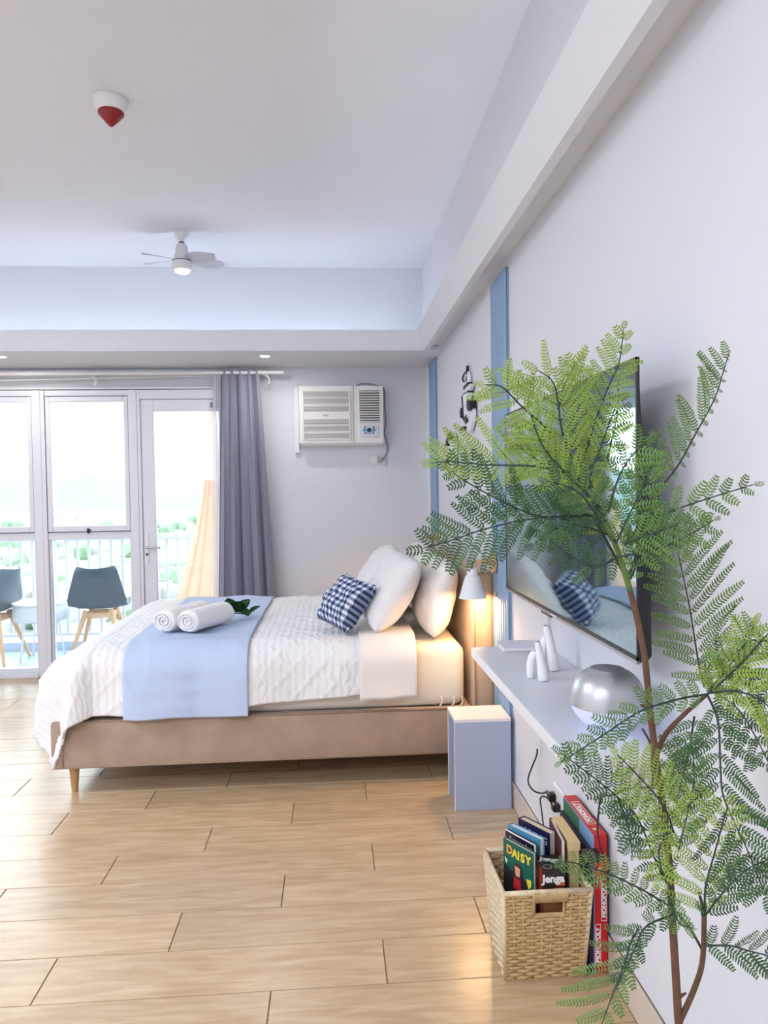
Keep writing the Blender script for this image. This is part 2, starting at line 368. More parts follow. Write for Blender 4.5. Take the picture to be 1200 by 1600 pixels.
# balcony chairs and table
def chair(label, loc, rz):
    t = thing('balcony_chair', label, 'chair', loc, 'grey shell chairs on the balcony')
    bm = bmesh.new(); N = 22; K = 18; grid = []
    # profile: seat front -> seat back -> back top.  local: x width, y depth (back at +y), z
    prof = [(-.21, .445), (-.17, .45), (-.08, .435), (.02, .43), (.10, .437), (.15, .47), (.175, .54), (.19, .62), (.205, .70), (.215, .75), (.222, .79), (.224, .805)]
    ps = spline([(0, p[0], p[1]) for p in prof], N)
    for i, p in enumerate(ps):
        f = i/(N-1); hw = .20+.045*math.sin(PI*min(f*1.35, 1)) if f < .55 else .245-.085*((f-.55)/.45)**1.1
        if f > .97: hw -= .012
        row = []
        for k in range(K+1):
            s = -1+2*k/K; c = s*s
            y = p.y-(.07*c*max(0, (f-.35)/.65) if f > .35 else 0)*1.0; z = p.z+(.05*c*(1-f) if f < .6 else 0)-(.018*(1-c) if f > .93 else 0)*((f-.93)/.07 if f > .93 else 0)
            row.append(bm.verts.new((s*hw, y, z)))
        grid.append(row)
    for i in range(N-1):
        for k in range(K): bm.faces.new((grid[i][k], grid[i][k+1], grid[i+1][k+1], grid[i+1][k]))
    bm2 = bm; r_ = bmesh.ops.solidify(bm2, geom=bm2.faces[:], thickness=.012)
    for v in bm2.verts: v.co += Vector(loc)
    obj('seat_shell', bm2, greyBlue, t, smooth=True, auto=50)
    obj('cushion', (lambda b_: (box(b_, loc[0]-.17, loc[0]+.17, loc[1]-.17, loc[1]+.12, loc[2]+.445, loc[2]+.475, bev=.014), b_)[1])(bmesh.new()), M('dark_cushion', '#55606e', .6), t)
    for sx_ in (-1, 1):
        for sy_ in (-1, 1):
            bm = bmesh.new(); tube(bm, [Vector(loc)+Vector((sx_*.10, sy_*.09, .425)), Vector(loc)+Vector((sx_*.225, sy_*.20, 0))], .024, seg=10, r1=.013)
            obj('leg', bm, woodL, t, smooth=True, auto=50)
    bm = bmesh.new()
    box(bm, loc[0]-.12, loc[0]+.12, loc[1]-.11, loc[1]-.085, loc[2]+.36, loc[2]+.405, bev=.004); box(bm, loc[0]-.12, loc[0]+.12, loc[1]+.085, loc[1]+.11, loc[2]+.36, loc[2]+.405, bev=.004)
    box(bm, loc[0]-.11, loc[0]-.085, loc[1]-.1, loc[1]+.1, loc[2]+.36, loc[2]+.405, bev=.004); box(bm, loc[0]+.085, loc[0]+.11, loc[1]-.1, loc[1]+.1, loc[2]+.36, loc[2]+.405, bev=.004)
    obj('seat_frame', bm, woodL, t)
    t.rotation_euler.z = rz
    return t
chair('grey shell chair seen from behind through the window, beside the bed', (-1.985, 6.42, 0), PI+.06)
chair('grey shell chair cut off by the left edge, only seat edge and leg showing', (-2.86, 6.36, 0), -PI/2-.05)
tb = thing('side_table', 'white round drum-shaped side table between the balcony chairs', 'table', (-2.50, 6.47, 0))
obj('tabletop', lat([(0, .497), (.232, .497), (.238, .491), (.238, .484), (0, .484)], (-2.50, 6.47, 0), seg=40), whiteP, tb, smooth=True, auto=40)
obj('drum', lat([(.222, .484), (.228, .40), (.222, .345), (.205, .333), (0, .333)], (-2.50, 6.47, 0), seg=40), M('drum_white', '#d5dde2', .5), tb, smooth=True, auto=40)
for i in range(4):
    a = PI/4+i*PI/2
    obj('leg', tub([(-2.50+.14*math.cos(a), 6.47+.14*math.sin(a), .335), (-2.50+.19*math.cos(a), 6.47+.19*math.sin(a), 0)], .008), whiteP, tb, smooth=True)
# peach drape outside the door
def drape(name, pts_top, pts_bot, folds, amp, mat, parent=None, nz=30, nx=80, ph=0, pw=1.0):
    bm = bmesh.new(); T0, T1 = Vector(pts_top[0]), Vector(pts_top[1]); B0, B1 = Vector(pts_bot[0]), Vector(pts_bot[1]); g = []
    for j in range(nz+1):
        f = j/nz; fz = f; fw = f**pw; a = T0.lerp(B0, fw); b_ = T1.lerp(B1, fw); a.z = b_.z = T0.z+(B0.z-T0.z)*f; row = []
        nrm = Vector((-(b_-a).y, (b_-a).x, 0)); nrm = nrm.normalized() if nrm.length > 1e-6 else Vector((0, 1, 0))
        for i in range(nx+1):
            s = i/nx; p = a.lerp(b_, s); th = 2*PI*folds*s+ph
            am = amp*(.55+.45*f)*(1+.35*math.sin(3.1*s*folds+1.3))
            p = p+nrm*am*math.sin(th+.5*math.sin(f*2.2+s*5))+(b_-a)*(.35/folds/2/PI)*math.sin(2*th)*1.2+nrm*.008*noise.noise(Vector((s*4, f*3, ph)))
            row.append(bm.verts.new(p))
        g.append(row)
    for j in range(nz):
        for i in range(nx): bm.faces.new((g[j][i], g[j][i+1], g[j+1][i+1], g[j+1][i]))
    return bm
o = obj('peach_drape', drape('p', [(-.97, 6.04, 2.16), (-.92, 6.04, 2.16)], [(-1.50, 6.3, .02), (-.72, 6.3, .02)], 5, .03, None, pw=1.7), cloth_mat('peach_sheer', '#e3b497',   .45, alpha=.9), smooth=True)
tag(o, 'sheer peach fabric hanging in a triangle outside the glass door', 'fabric')
hk = o
# ------------------------------------------------------------ curtain, rod
cur = obj('curtain', drape('c', [(-.835, 5.70, 2.335), (-.545, 5.70, 2.335)], [(-.915, 5.71, .02), (-.42, 5.71, .02)], 5.0, .043, None, nz=40, nx=160, ph=.6), cloth_mat('grey_curtain', '#a3a5b6', .12), smooth=True)
tag(cur, 'long lavender-grey pleated curtain gathered beside the balcony door', 'curtain')
sh = obj('sheer_curtain', drape('s', [(-.895, 5.765, 2.30), (-.80, 5.765, 2.30)], [(-.945, 5.765, .02), (-.80, 5.765, .02)], 2, .012, None, ph=2), cloth_mat('white_sheer', '#f2f5fa', .5, alpha=.85), smooth=True)
tag(sh, 'narrow strip of white sheer curtain behind the grey curtain', 'curtain')
rod = thing('curtain_rod', 'white curtain rod running above the windows with end by the air conditioner', 'curtain rod', (-2, 5.70, 2.31))
bm = bmesh.new(); tube(bm, [(-4.5, 5.70, 2.305), (-.352, 5.70, 2.312)], .014, seg=12); obj('pole', bm, whiteP, rod, smooth=True, auto=40)
for x in (-3.6, -1.80, -.50):
    bm = bmesh.new(); box(bm, x-.012, x+.012, 5.70, 5.85, 2.297, 2.309); box(bm, x-.018, x+.018, 5.838, 5.85, 2.25, 2.34, bev=.002)
    tube(bm, spline([(x+.01, 5.70, 2.292), (x+.03, 5.72, 2.27), (x+.03, 5.74, 2.235), (x+.01, 5.76, 2.23)], 8), .007, seg=8)
    obj('bracket', bm, whiteP, rod)
bm = bmesh.new(); tube(bm, [(-4.5, 5.765, 2.232), (-.78, 5.765, 2.30)], .005, seg=8); obj('sheer_wire', bm, whiteP, rod)

# ------------------------------------------------------------ ceiling things
det = thing('smoke_detector', 'small ceiling detector with white base and dark red cone', 'smoke detector', (-.95, 3.39, 3.15))
obj('base', lat([(0, 3.15), (.072, 3.15), (.075, 3.14), (.072, 3.12), (.06, 3.10), (.056, 3.092), (0, 3.092)], (-.95, 3.39, 0), seg=40), whiteP, det, smooth=True, auto=40)
obj('cap', lat([(.055, 3.092), (.056, 3.084), (.03, 3.054), (.012, 3.035), (.006, 3.03), (0, 3.029)], (-.95, 3.39, 0), seg=40), M('dark_red_plastic', '#8e0a18', .35), det, smooth=True, auto=60)
fx, fy = -.985, 5.10
fan = thing('ceiling_fan', 'small white socket fan with lamp hanging from the ceiling', 'fan', (fx, fy, 3.15))
obj('canopy', lat([(0, 3.15), (.05, 3.15), (.048, 3.135), (.022, 3.11), (.017, 3.09), (0, 3.09)], (fx, fy, 0)), whiteP, fan, smooth=True, auto=40)
obj('socket_ring', lat([(0, 3.092), (.018, 3.092), (.018, 3.082), (0, 3.082)], (fx, fy, 0)), blackP, fan, smooth=True, auto=40)
obj('motor_housing', lat([(0, 3.083), (.02, 3.083), (.035, 3.07), (.042, 3.05), (.043, 3.02), (.05, 2.99), (.058, 2.965), (0, 2.965)], (fx, fy, 0)), whiteP, fan, smooth=True, auto=50)
obj('dark_ring', lat([(0, 2.966), (.0655, 2.966), (.0665, 2.96), (0, 2.96)], (fx, fy, 0)), M('dark_ring', (.08, .08, .09), .4), fan, smooth=True, auto=40)
hb = obj('lamp_body', lat([(0, 2.96), (.066, 2.96), (.068, 2.93), (.055, 2.905), (.05, 2.903), (0, 2.903)], (fx, fy, 0)), whiteP, fan, smooth=True, auto=40)
obj('lamp_lens', lat([(.05, 2.904), (.046, 2.89), (.025, 2.882), (0, 2.88)], (fx, fy, 0)), M('fan_lens', (1, 1, 1), .4, emit=(1, 1, 1), es=2.2), hb, smooth=True)
bladeM = M('white_fan_blade', '#dcdce2', .4)
for a in (-.55, .20, 2.9, 3.75):
    bm = bmesh.new(); g = []; dirv = Vector((math.cos(a), math.sin(a), 0)); sd = Vector((-math.sin(a), math.cos(a), 0))
    for i in range(15):
        f = i/14; r = .055+.225*f; wd = .012+.052*math.sin(PI*min(1, .12+f*.8))**.8 if f < 1 else .012
        if f > .9: wd *= math.sqrt(max(0.02, 1-((f-.9)/.1)**2))
        row = []
        for k in range(7):
            s = -1+2*k/6; p = Vector((fx, fy, 2.972))+dirv*r+sd*s*wd+Vector((0, 0, -.35*s*wd*(1-.3*f)-.012*f+.01*(1-s*s)*f))
            row.append(bm.verts.new(p))
        g.append(row)
    for i in range(14):
        for k in range(6): bm.faces.new((g[i][k], g[i][k+1], g[i+1][k+1], g[i+1][k]))
    bmesh.ops.solidify(bm, geom=bm.faces[:], thickness=.003)
    obj('blade', bm, bladeM, fan, smooth=True, auto=60)
dlM = M('downlight_disc', (1, 1, 1), .4, emit=(1, .97, .93), es=9)
for i, (x, lab) in enumerate([(-.462, 'round recessed downlight above the grey curtain'), (-2.285, 'round recessed downlight at the left edge above the windows')]):
    d = thing('downlight', lab, 'downlight', (x, 5.33, 2.37), 'downlights in the ceiling ledge')
    obj('ring', lat([(.034, 2.37), (.046, 2.37), (.045, 2.366), (.036, 2.3655), (.034, 2.37)], (x, 5.33, 0)), whiteP, d, smooth=True, auto=40)
    obj('lens', lat([(0, 2.3695), (.034, 2.3695), (.034, 2.368), (0, 2.368)], (x, 5.33, 0)), dlM, d)
    lp = lamp('downlight_bulb', 'AREA', (x, 5.33, 2.362), 3.0, (1, .95, .9), .06)
for x, y in FILL_PANELS:  # unseen panels, added only to raise the room's brightness
    d = thing('added_fill_panel', {-1.2: 'added square fill light panel right behind the photographer', -3.2: 'added square fill light panel behind and left of the photographer'}[x] if y < 0 else 'added square fill light panel on the left side, level with the shelf', 'ceiling light', (x, y, 3.15), 'added fill panels outside the view')
    obj('frame', bxs([(x-.6, x+.6, y-.6, y-.56, 3.10, 3.15), (x-.6, x+.6, y+.56, y+.6, 3.10, 3.15), (x-.6, x-.56, y-.56, y+.56, 3.10, 3.15), (x+.56, x+.6, y-.56, y+.56, 3.10, 3.15)]), whiteP, d)
    obj('diffuser', B(x-.56, x+.56, y-.56, y+.56, 3.115, 3.12), M('fill_panel_diffuser', (1, 1, 1), .5, emit=(.93, .96, 1), es=1.5), d)

# ------------------------------------------------------------ air conditioner
ac = thing('air_conditioner', 'white window-type air conditioner set high in the back wall', 'air conditioner', (.08, 5.85, 1.76))
bm = bxs([(-.245, .175, 5.725, 5.85, 1.765, 2.212), (.20, .408, 5.725, 5.85, 1.765, 2.212), (.175, .20, 5.735, 5.85, 1.765, 2.212)], .006)
obj('housing', bm, creamP, ac)
obj('wall_trim', bxs([(-.285, -.25, 5.815, 5.85, 1.70, 2.215), (-.285, -.235, 5.83, 5.85, 1.70, 1.725), (.41, .43, 5.83, 5.85, 1.725, 2.215)], .003), trimM, ac)
obj('skirt', B(-.24, .40, 5.75, 5.85, 1.755, 1.768), creamP, ac)
grM = M('grille_shadow', '#8a8886', .7)
for (a, b_, c, d) in ((-.208, .140, 2.012, 2.166), (-.208, .138, 1.805, 1.951)):
    gr_ = obj('front_grille', bxs([(a, b_, 5.7235, 5.726, c, d)]), grM, ac)
    nsl = 15
    for i in range(nsl):
        z = c+(d-c)*(i+.5)/nsl; hgt = .0024 if i not in (4, 5, 10) else .0045
        obj('slat', B(a, b_, 5.715, 5.7235, z-hgt, z+hgt), creamP, gr_)
gr_ = obj('side_grille', B(.222, .376, 5.7235, 5.726, 1.925, 2.174), M('grille_dark', '#5d5653', .7), ac)
for i in range(13):
    z = 1.925+.249*(i+.5)/13
    bm = bmesh.new(); prism(bm, [(5.7235, z+.004), (5.712, z-.004), (5.712, z-.008), (5.7235, z-.002)], (.152, 0, 0), (.223, 0, 0), (0, 1, 0), (0, 0, 1))
    obj('slat', bm, creamP, gr_)
obj('frame', bxs([(-.216, -.208, 5.714, 5.727, 1.795, 2.175), (.140, .150, 5.714, 5.727, 1.795, 2.175), (-.208, .14, 5.714, 5.727, 2.166, 2.175), (-.208, .14, 5.714, 5.727, 1.951, 2.012), (-.208, .14, 5.714, 5.727, 1.795, 1.805)], .002), creamP, ac)
pn = obj('control_panel', B(.218, .370, 5.716, 5.727, 1.812, 1.905, bev=.004), M('panel_lilac', '#d8dbe6', .35), ac)
blu = M('control_blue', '#2f7fb0', .4); drk = M('control_dark', '#16324c', .4)
for x, z, r, m_ in ((.294, 1.868, .017, drk), (.258, 1.868, .011, blu), (.330, 1.868, .011, blu), (.262, 1.889, .006, drk), (.327, 1.889, .006, drk), (.262, 1.842, .006, drk), (.327, 1.842, .006, drk), (.294, 1.84, .005, blu), (.276, 1.852, .005, blu), (.312, 1.852, .005, blu)):
    obj('knob', lat([(0, 0), (r, 0), (r, .008), (0, .009)], (x, 5.709, z), axis='Y', seg=16), m_, pn)
text_mesh('lettering', 'AUX', .020, M('grey_print', '#8b8b90', .5), ac, (-.038, 5.7132, 1.982), (1, 0, 0), (0, 0, 1), bold=.0004)
obj('power_cord', tub(spline([(.20, 5.80, 2.214), (.235, 5.80, 2.235), (.30, 5.78, 2.232), (.37, 5.77, 2.215), (.42, 5.80, 2.19), (.428, 5.825, 2.05), (.432, 5.825, 1.93), (.42, 5.83, 1.85), (.445, 5.835, 1.75), (.43, 5.835, 1.68), (.40, 5.82, 1.645)], 60), .0055), M('grey_cord', '#8f9196', .5), ac, smooth=True)
ol = thing('wall_outlet', 'small cream wall outlet below the air conditioner with plug in it', 'outlet', (.35, 5.85, 1.65))
obj('plate', B(.305, .362, 5.835, 5.85, 1.61, 1.675, bev=.004), creamP, ol)
obj('plug', B(.362, .40, 5.80, 5.835, 1.625, 1.655, bev=.006), M('clear_grey_plug', '#9b9ea2', .3), ol)
obj('box', B(.40, .425, 5.825, 5.85, 1.60, 1.64, bev=.004), creamP, ol)

# ------------------------------------------------------------ blue slat panels
for y0, lab in ((3.173, 'light blue ribbed wall slats between lamp and television'), (5.363, 'light blue ribbed wall slats in the far corner')):
    sp = thing('slat_panel', lab, 'wall panel', (.78, y0+.155, .105), 'blue slat strips on the right wall')
    obj('backing', B(.772, .7795, y0, y0+.305, .106, 2.362), blueP, sp)
    for i in range(7):
        a = y0+.002+i*.0436
        obj('slat', B(.760, .772, a, a+.030, .106, 2.362, bev=.006, seg=3), blueP, sp)

# ------------------------------------------------------------ wall birds (relief ornaments)
wb = M('ornament_white', '#eceff4', .6); bk = M('ornament_black', (.012, .012, .014), .5)
def relief(name, pts, mat, parent, x0=.752, x1=.772):
    bm = bmesh.new(); prism(bm, pts, (x1-x0, 0, 0), (x0, 0, 0), (0, 1, 0), (0, 0, 1)); return obj(name, bm, mat, parent)
def zz(p): return 2.077-(p-572)*.00350   # height on the wall at y 4.05
o = thing('wall_ornament', 'upper black and white bird-like wall ornament with hooked top and hanging tail', 'wall ornament', (.78, 4.05, 1.9), 'bird ornaments over the bed')
obj('tick', tub([(.76, 4.05, zz(571)), (.76, 4.07, zz(581))], .009, seg=8), bk, o)
obj('hook', tub(spline([(.765, 4.16, zz(590)), (.765, 4.17, zz(584)), (.765, 4.09, zz(581)), (.765, 4.03, zz(587)), (.765, 4.03, zz(600))], 16), .012, seg=8), wb, o, smooth=True)
obj('hook_line', tub(spline([(.752, 4.14, zz(592)), (.752, 4.17, zz(586)), (.752, 4.10, zz(580)), (.752, 4.04, zz(584))], 14), .005, seg=6), bk, o)
relief('band', [(4.14, zz(600)), (3.99, zz(599)), (3.99, zz(604)), (4.14, zz(605))], bk, o, .748)
relief('neck', [(4.09, zz(604)), (3.96, zz(603)), (3.93, zz(608)), (3.96, zz(613)), (4.12, zz(613))], wb, o)
relief('band', [(4.15, zz(612)), (3.98, zz(612)), (3.98, zz(615)), (4.15, zz(615))], bk, o, .748)
relief('body', [(4.13, zz(615)), (3.99, zz(615)), (3.98, zz(652)), (4.04, zz(658)), (4.10, zz(652))], wb, o, .744)
relief('outline', [(4.155, zz(615)), (4.13, zz(615)), (4.10, zz(655)), (4.12, zz(655))], bk, o, .740)
relief('wing', [(4.15, zz(634)), (4.19, zz(640)), (4.17, zz(650)), (4.12, zz(647))], bk, o, .735)
relief('wing', [(3.97, zz(627)), (3.90, zz(630)), (3.88, zz(645)), (3.93, zz(646)), (3.97, zz(640))], bk, o, .735)
relief('tail', [(4.04, zz(648)), (3.93, zz(644)), (3.88, zz(644)), (3.90, zz(662)), (3.98, zz(676)), (4.05, zz(675)), (4.08, zz(660))], wb, o)
relief('foot', [(4.10, zz(652)), (4.02, zz(648)), (4.00, zz(660)), (4.06, zz(662))], bk, o, .742)
relief('beak', [(4.24, zz(664)), (4.24, zz(669)), (4.10, zz(668)), (4.10, zz(665))], bk, o, .742)
def z2(p): return 1.76-(p-675)*.00405
o = thing('wall_ornament', 'lower black and white bird-like wall ornament half hidden by fronds', 'wall ornament', (.78, 4.66, 1.6), 'bird ornaments over the bed')
relief('head', [(4.80, z2(690)), (4.76, z2(679)), (4.66, z2(673)), (4.55, z2(676)), (4.50, z2(686)), (4.47, z2(700)), (4.60, z2(708)), (4.66, z2(692))], wb, o)
relief('crest', [(4.78, z2(688)), (4.72, z2(680)), (4.62, z2(676)), (4.53, z2(680)), (4.50, z2(690)), (4.57, z2(688)), (4.66, z2(684)), (4.72, z2(690)), (4.68, z2(696)), (4.79, z2(694))], bk, o, .744)
relief('body', [(4.74, z2(696)), (4.60, z2(690)), (4.50, z2(700)), (4.48, z2(722)), (4.60, z2(742)), (4.72, z2(728))], wb, o, .756)
relief('foot', [(4.76, z2(716)), (4.72, z2(714)), (4.71, z2(722)), (4.75, z2(723))], bk, o, .742)

# ------------------------------------------------------------ bed
fabM = M('taupe_velvet', '#ab9380', .85, var=(9, .10), bump=(350, .15), sheen=.25)
pipM = M('taupe_piping', '#9c8471', .8)
bed = thing('bed', 'upholstered taupe platform bed with tall headboard and small tapered legs', 'bed', (-.3, 4.28, 0))
obj('side_rail', B(-1.27, .655, 3.46, 3.52, .135, .352, bev=.010), fabM, bed, smooth=True, auto=40)
obj('side_rail', B(-1.27, .655, 5.04, 5.10, .135, .352, bev=.010), fabM, bed, smooth=True, auto=40)
obj('foot_rail', B(-1.315, -1.255, 3.455, 5.105, .130, .352, bev=.012), fabM, bed, smooth=True, auto=40)
obj('platform', B(-1.26, .655, 3.515, 5.045, .145, .34), fabM, bed)  # underside set low to block light under the bed
obj('piping', tub([(-1.30, 3.462, .350), (.655, 3.462, .352)], .005), pipM, bed, smooth=True)
obj('piping', tub([(-1.31, 3.462, .137), (.655, 3.462, .139)], .005), pipM, bed, smooth=True)
obj('piping', tub([(-1.262, 3.459, .14), (-1.262, 3.459, .345)], .0035), pipM, bed, smooth=True)
hbM = M('headboard_fabric', '#bfa68c', .85, var=(8, .05), bump=(350, .15), sheen=.2)
hbd = obj('headboard', B(.66, .768, 3.482, 5.125, .02, 1.005, bev=.022, seg=4), hbM, bed, smooth=True, auto=50)
obj('piping', tub(spline([(.672, 3.479, .10), (.672, 3.479, .95), (.676, 3.479, .985), (.70, 3.479, .993), (.74, 3.479, .993), (.757, 3.479, .985), (.76, 3.479, .95), (.76, 3.479, .10)], 50), .0035), pipM, hbd, smooth=True)
obj('piping', tub([(.672, 3.46, 1.003), (.672, 5.12, 1.003)], .0035), pipM, hbd, smooth=True)
for x in (-1.235, .60):
    for y in (3.53, 5.03):
        obj('leg', lat([(0, 0), (.014, 0), (.0145, .004), (.025, .14), (0, .14)], (x, y, 0), seg=20), M('oak_leg', '#c59a62', .45), bed, smooth=True, auto=40)
def soft_box(name, x0, x1, y0, y1, z0, z1, r, mat, parent=None, wr=.004):
    bm = bmesh.new(); box(bm, x0, x1, y0, y1, z0, z1, bev=r, seg=6)
    bmesh.ops.subdivide_edges(bm, edges=[e for e in bm.edges if e.calc_length() > .2], cuts=14, use_grid_fill=True)
    for v in bm.verts: v.co += Vector((0, noise.noise(v.co*4)*wr, noise.noise(v.co*3+Vector((5, 0, 0)))*wr))
    return obj(name, bm, mat, parent, smooth=True, auto=60)
matt = thing('mattress', 'thick mattress in pale cream fitted sheet at the headboard end', 'mattress', (-.3, 4.28, .345))
soft_box('fitted_sheet', -1.24, .628, 3.50, 5.06, .343, .652, .055, M('cream_sheet', '#ece3d4', .85, bump=(30, .12)), matt)
for x0_ in (.50, .56, .60):
    obj('crease', tub(spline([(x0_, 3.497, .352), (x0_+.012, 3.494, .375), (x0_+.008, 3.499, .40)], 8), .004, seg=6), bpy.data.materials['cream_sheet'], matt, smooth=True)

# draped cloth over the bed
def drape_pt(s, t, off=0, amp=1.0):
    s0, t0, t1 = -1.12, 3.57, 4.97
    ds = max(0, s0-s); dt = max(0, t0-t, t-t1); sg = -1 if t < t0 else 1
    d = math.hypot(ds, dt); x = max(s, s0); y = min(max(t, t0), t1); z = .688
    # gentle puff and dents on top
    z += .012*noise.noise(Vector((s*2.2, t*2.2, 0)))+.008*noise.noise(Vector((s*6, t*6, 3)))
    nrm = Vector((0, 0, 1))
    if d > 1e-6:
        wx = (ds/d)**2; R = .125*(1-wx)+.27*wx; a = min(d/R, PI/2)
        h = R*math.sin(a); drop = R*(1-math.cos(a))+max(0, d-R*PI/2); rest = max(0, d-R*PI/2)
        u = Vector((-ds/d, sg*dt/d, 0))
        # folds in the hanging part
        per = t*7 if wx > .5 else s*6.0
        k = min(1, d/.25)
        fold = k*amp*(.013*math.sin(per*2.1+1.5*noise.noise(Vector((s*2, t*2, 1))))+.016*noise.noise(Vector((s*4.5, t*4.5, 7))))
        corner = 2*math.sqrt(max(0, wx*(1-wx)))
        fold += corner*k*.035*math.sin(math.atan2(ds, dt)*5.0)*amp
        h += fold+.05*rest
        x += u.x*h; y += u.y*h; z -= drop
        nrm = (u*math.sin(a)+Vector((0, 0, 1))*math.cos(a)).normalized()
    return Vector((x, y, z))+nrm*off
def cloth(name, s_a, s_b, near, far, foot_extra, mat, parent, res=.012, off=0, thick=.012, relief=None, hem=None, amp=1.0):
    ns_ = int((s_b-s_a)/res); t_a = 3.57-near; t_b = 4.97+far; nt_ = int((t_b-t_a)/res)
    bm = bmesh.new(); uv = bm.loops.layers.uv.new('UVMap'); g = []; st = {}
    for j in range(nt_+1):
        row = []
        for i in range(ns_+1):
            s = s_a+(s_b-s_a)*i/ns_; t = t_a+(t_b-t_a)*j/nt_
            if hem and t < 3.57:
                t = 3.57-(3.57-t)*hem(s)
            p = drape_pt(s, t, off+(relief(s, t) if relief else 0), amp)
            v = bm.verts.new(p); st[v] = (s, t); row.append(v)
        g.append(row)
    for j in range(nt_):
        for i in range(ns_):
            f = bm.faces.new((g[j][i], g[j][i+1], g[j+1][i+1], g[j+1][i]))
            for lp_ in f.loops: lp_[uv].uv = st[lp_.vert]
    me = bpy.data.meshes.new(name); bm.normal_update(); bm.to_mesh(me); bm.free(); me.materials.append(mat)
    me.polygons.foreach_set('use_smooth', [True]*len(me.polygons))
    o = bpy.data.objects.new(name, me); C.objects.link(o)
    if parent: o.parent = parent; me.transform(Matrix.Translation(-wloc(parent)))
    md = o.modifiers.new('thickness', 'SOLIDIFY'); md.thickness = thick; md.offset = -1
    return o
# quilt material: cable-knit relief
qm = M('white_quilt', '#f0eeee', .9, sheen=.1); n = qm.node_tree.nodes; l = qm.node_tree.links; b = n['Principled BSDF']
uvn = n.new('ShaderNodeUVMap'); mp = n.new('ShaderNodeMapping'); l.new(uvn.outputs[0], mp.inputs[0]); mp.inputs['Scale'].default_value = (1, 1, 1)
wv = n.new('ShaderNodeTexWave'); wv.inputs['Scale'].default_value = 9; wv.inputs['Distortion'].default_value = 3.5; wv.inputs['Detail'].default_value = 2; wv.inputs['Detail Scale'].default_value = 2.5
l.new(mp.outputs[0], wv.inputs[0]); nz_ = n.new('ShaderNodeTexNoise'); nz_.inputs['Scale'].default_value = 16; nz_.inputs['Detail'].default_value = 5; l.new(mp.outputs[0], nz_.inputs[0])
ad = n.new('ShaderNodeMath'); ad.operation = 'ADD'; m1 = n.new('ShaderNodeMath'); m1.operation = 'MULTIPLY'; m1.inputs[1].default_value = .8
l.new(nz_.outputs[0], m1.inputs[0]); l.new(wv.outputs['Fac'], ad.inputs[0]); l.new(m1.outputs[0], ad.inputs[1])
bp = n.new('ShaderNodeBump'); bp.inputs['Strength'].default_value = .35; bp.inputs['Distance'].default_value = .006; l.new(ad.outputs[0], bp.inputs['Height']); l.new(bp.outputs[0], b.inputs['Normal'])
def quilt_relief(s, t):
    # diamond lattice between rows of cables
    p = .135
    a = abs(((s+t)/p) % 1-.5); c = abs(((s-t)/p) % 1-.5)
    r = .0045*max(0, 1-a/.13)+.0045*max(0, 1-c/.13)
    q = (s/.40) % 1
    if q < .22:   # braided band running across the bed
        r = .0045*abs(math.sin(t*42+3*math.sin(q*14)))*math.sin(PI*q/.22)
    return r+.003*noise.noise(Vector((s*16, t*16, 0)))
dv = thing('duvet', 'white cable-patterned duvet draped over the bed and its foot end', 'duvet', (-.5, 4.28, .66))
cloth('cover', -1.12-.565, .13, .385, .36, 0, qm, dv, res=.0095, relief=quilt_relief, hem=lambda s: 1.0 if s < -.9 else 1.0-.16*(s+.9), off=.0)
cloth('turned_back_fold', .115, .385, .345, .33, 0, M('white_cotton', '#f1ece8', .9, bump=(40, .10)), dv, res=.014, off=.016, amp=1.2, thick=.014)
rn = cloth('bed_runner', -.975, -.405, .395, .36, 0, M('light_blue_cotton', '#c0cee9', .9, bump=(25, .45)), None, res=.008, off=.014, thick=.004, amp=1.05, relief=lambda s, t: .010*max(0, .28-abs(noise.noise(Vector((s*7, t*3.5, 9)))))+.004*noise.noise(Vector((s*5, t*16, 2))))
tag(rn, 'pale blue cloth runner laid across the foot of the white duvet', 'bed runner')
# ------------------------------------------------------------ pillows
def pillow_mesh(w, h, t, seed, pinch=.03, nu=34, wr=.012):
    """w along local X, h along local Z, thickness along local Y"""
    bm = bmesh.new(); uv = bm.loops.layers.uv.new('UVMap'); fr, bk_ = [], []; st = {}
    for j in range(nu+1):
        ra, rb = [], []
        for i in range(nu+1):
            u = -1+2*i/nu; v = -1+2*j/nu
            th = t/2*((1-abs(u)**2.7)*(1-abs(v)**2.7))**.52
            x = u*w/2*math.sqrt(1-.12*v*v)*(1-pinch*(1-v*v)*abs(u)**3); z = v*h/2*math.sqrt(1-.12*u*u)*(1-pinch*(1-u*u)*abs(v)**3)
            e = min(1, th/(t*.3)+.15); q = noise.noise(Vector((u*2+seed, v*2, seed)))*wr*1.4*e+noise.noise(Vector((u*5+seed, v*5, 2)))*wr*.6*e
            for s_, row in ((1, ra), (-1, rb)):
                if (i in (0, nu) or j in (0, nu)) and s_ == -1: row.append(ra[i]); continue
                vv = bm.verts.new((x, -s_*th+q*(1 if s_ == 1 else .6), z-.03*t*(1-v*v))); st[vv] = (x, z); row.append(vv)
        fr.append(ra); bk_.append(rb)
    for g in (fr, bk_):
        for j in range(nu):
            for i in range(nu):
                q = (g[j][i], g[j][i+1], g[j+1][i+1], g[j+1][i])
                if len(set(q)) == 4:
                    try:
                        f = bm.faces.new(q if g is fr else q[::-1])
                        for lp_ in f.loops: lp_[uv].uv = st[lp_.vert]
                    except ValueError: pass
    return bm
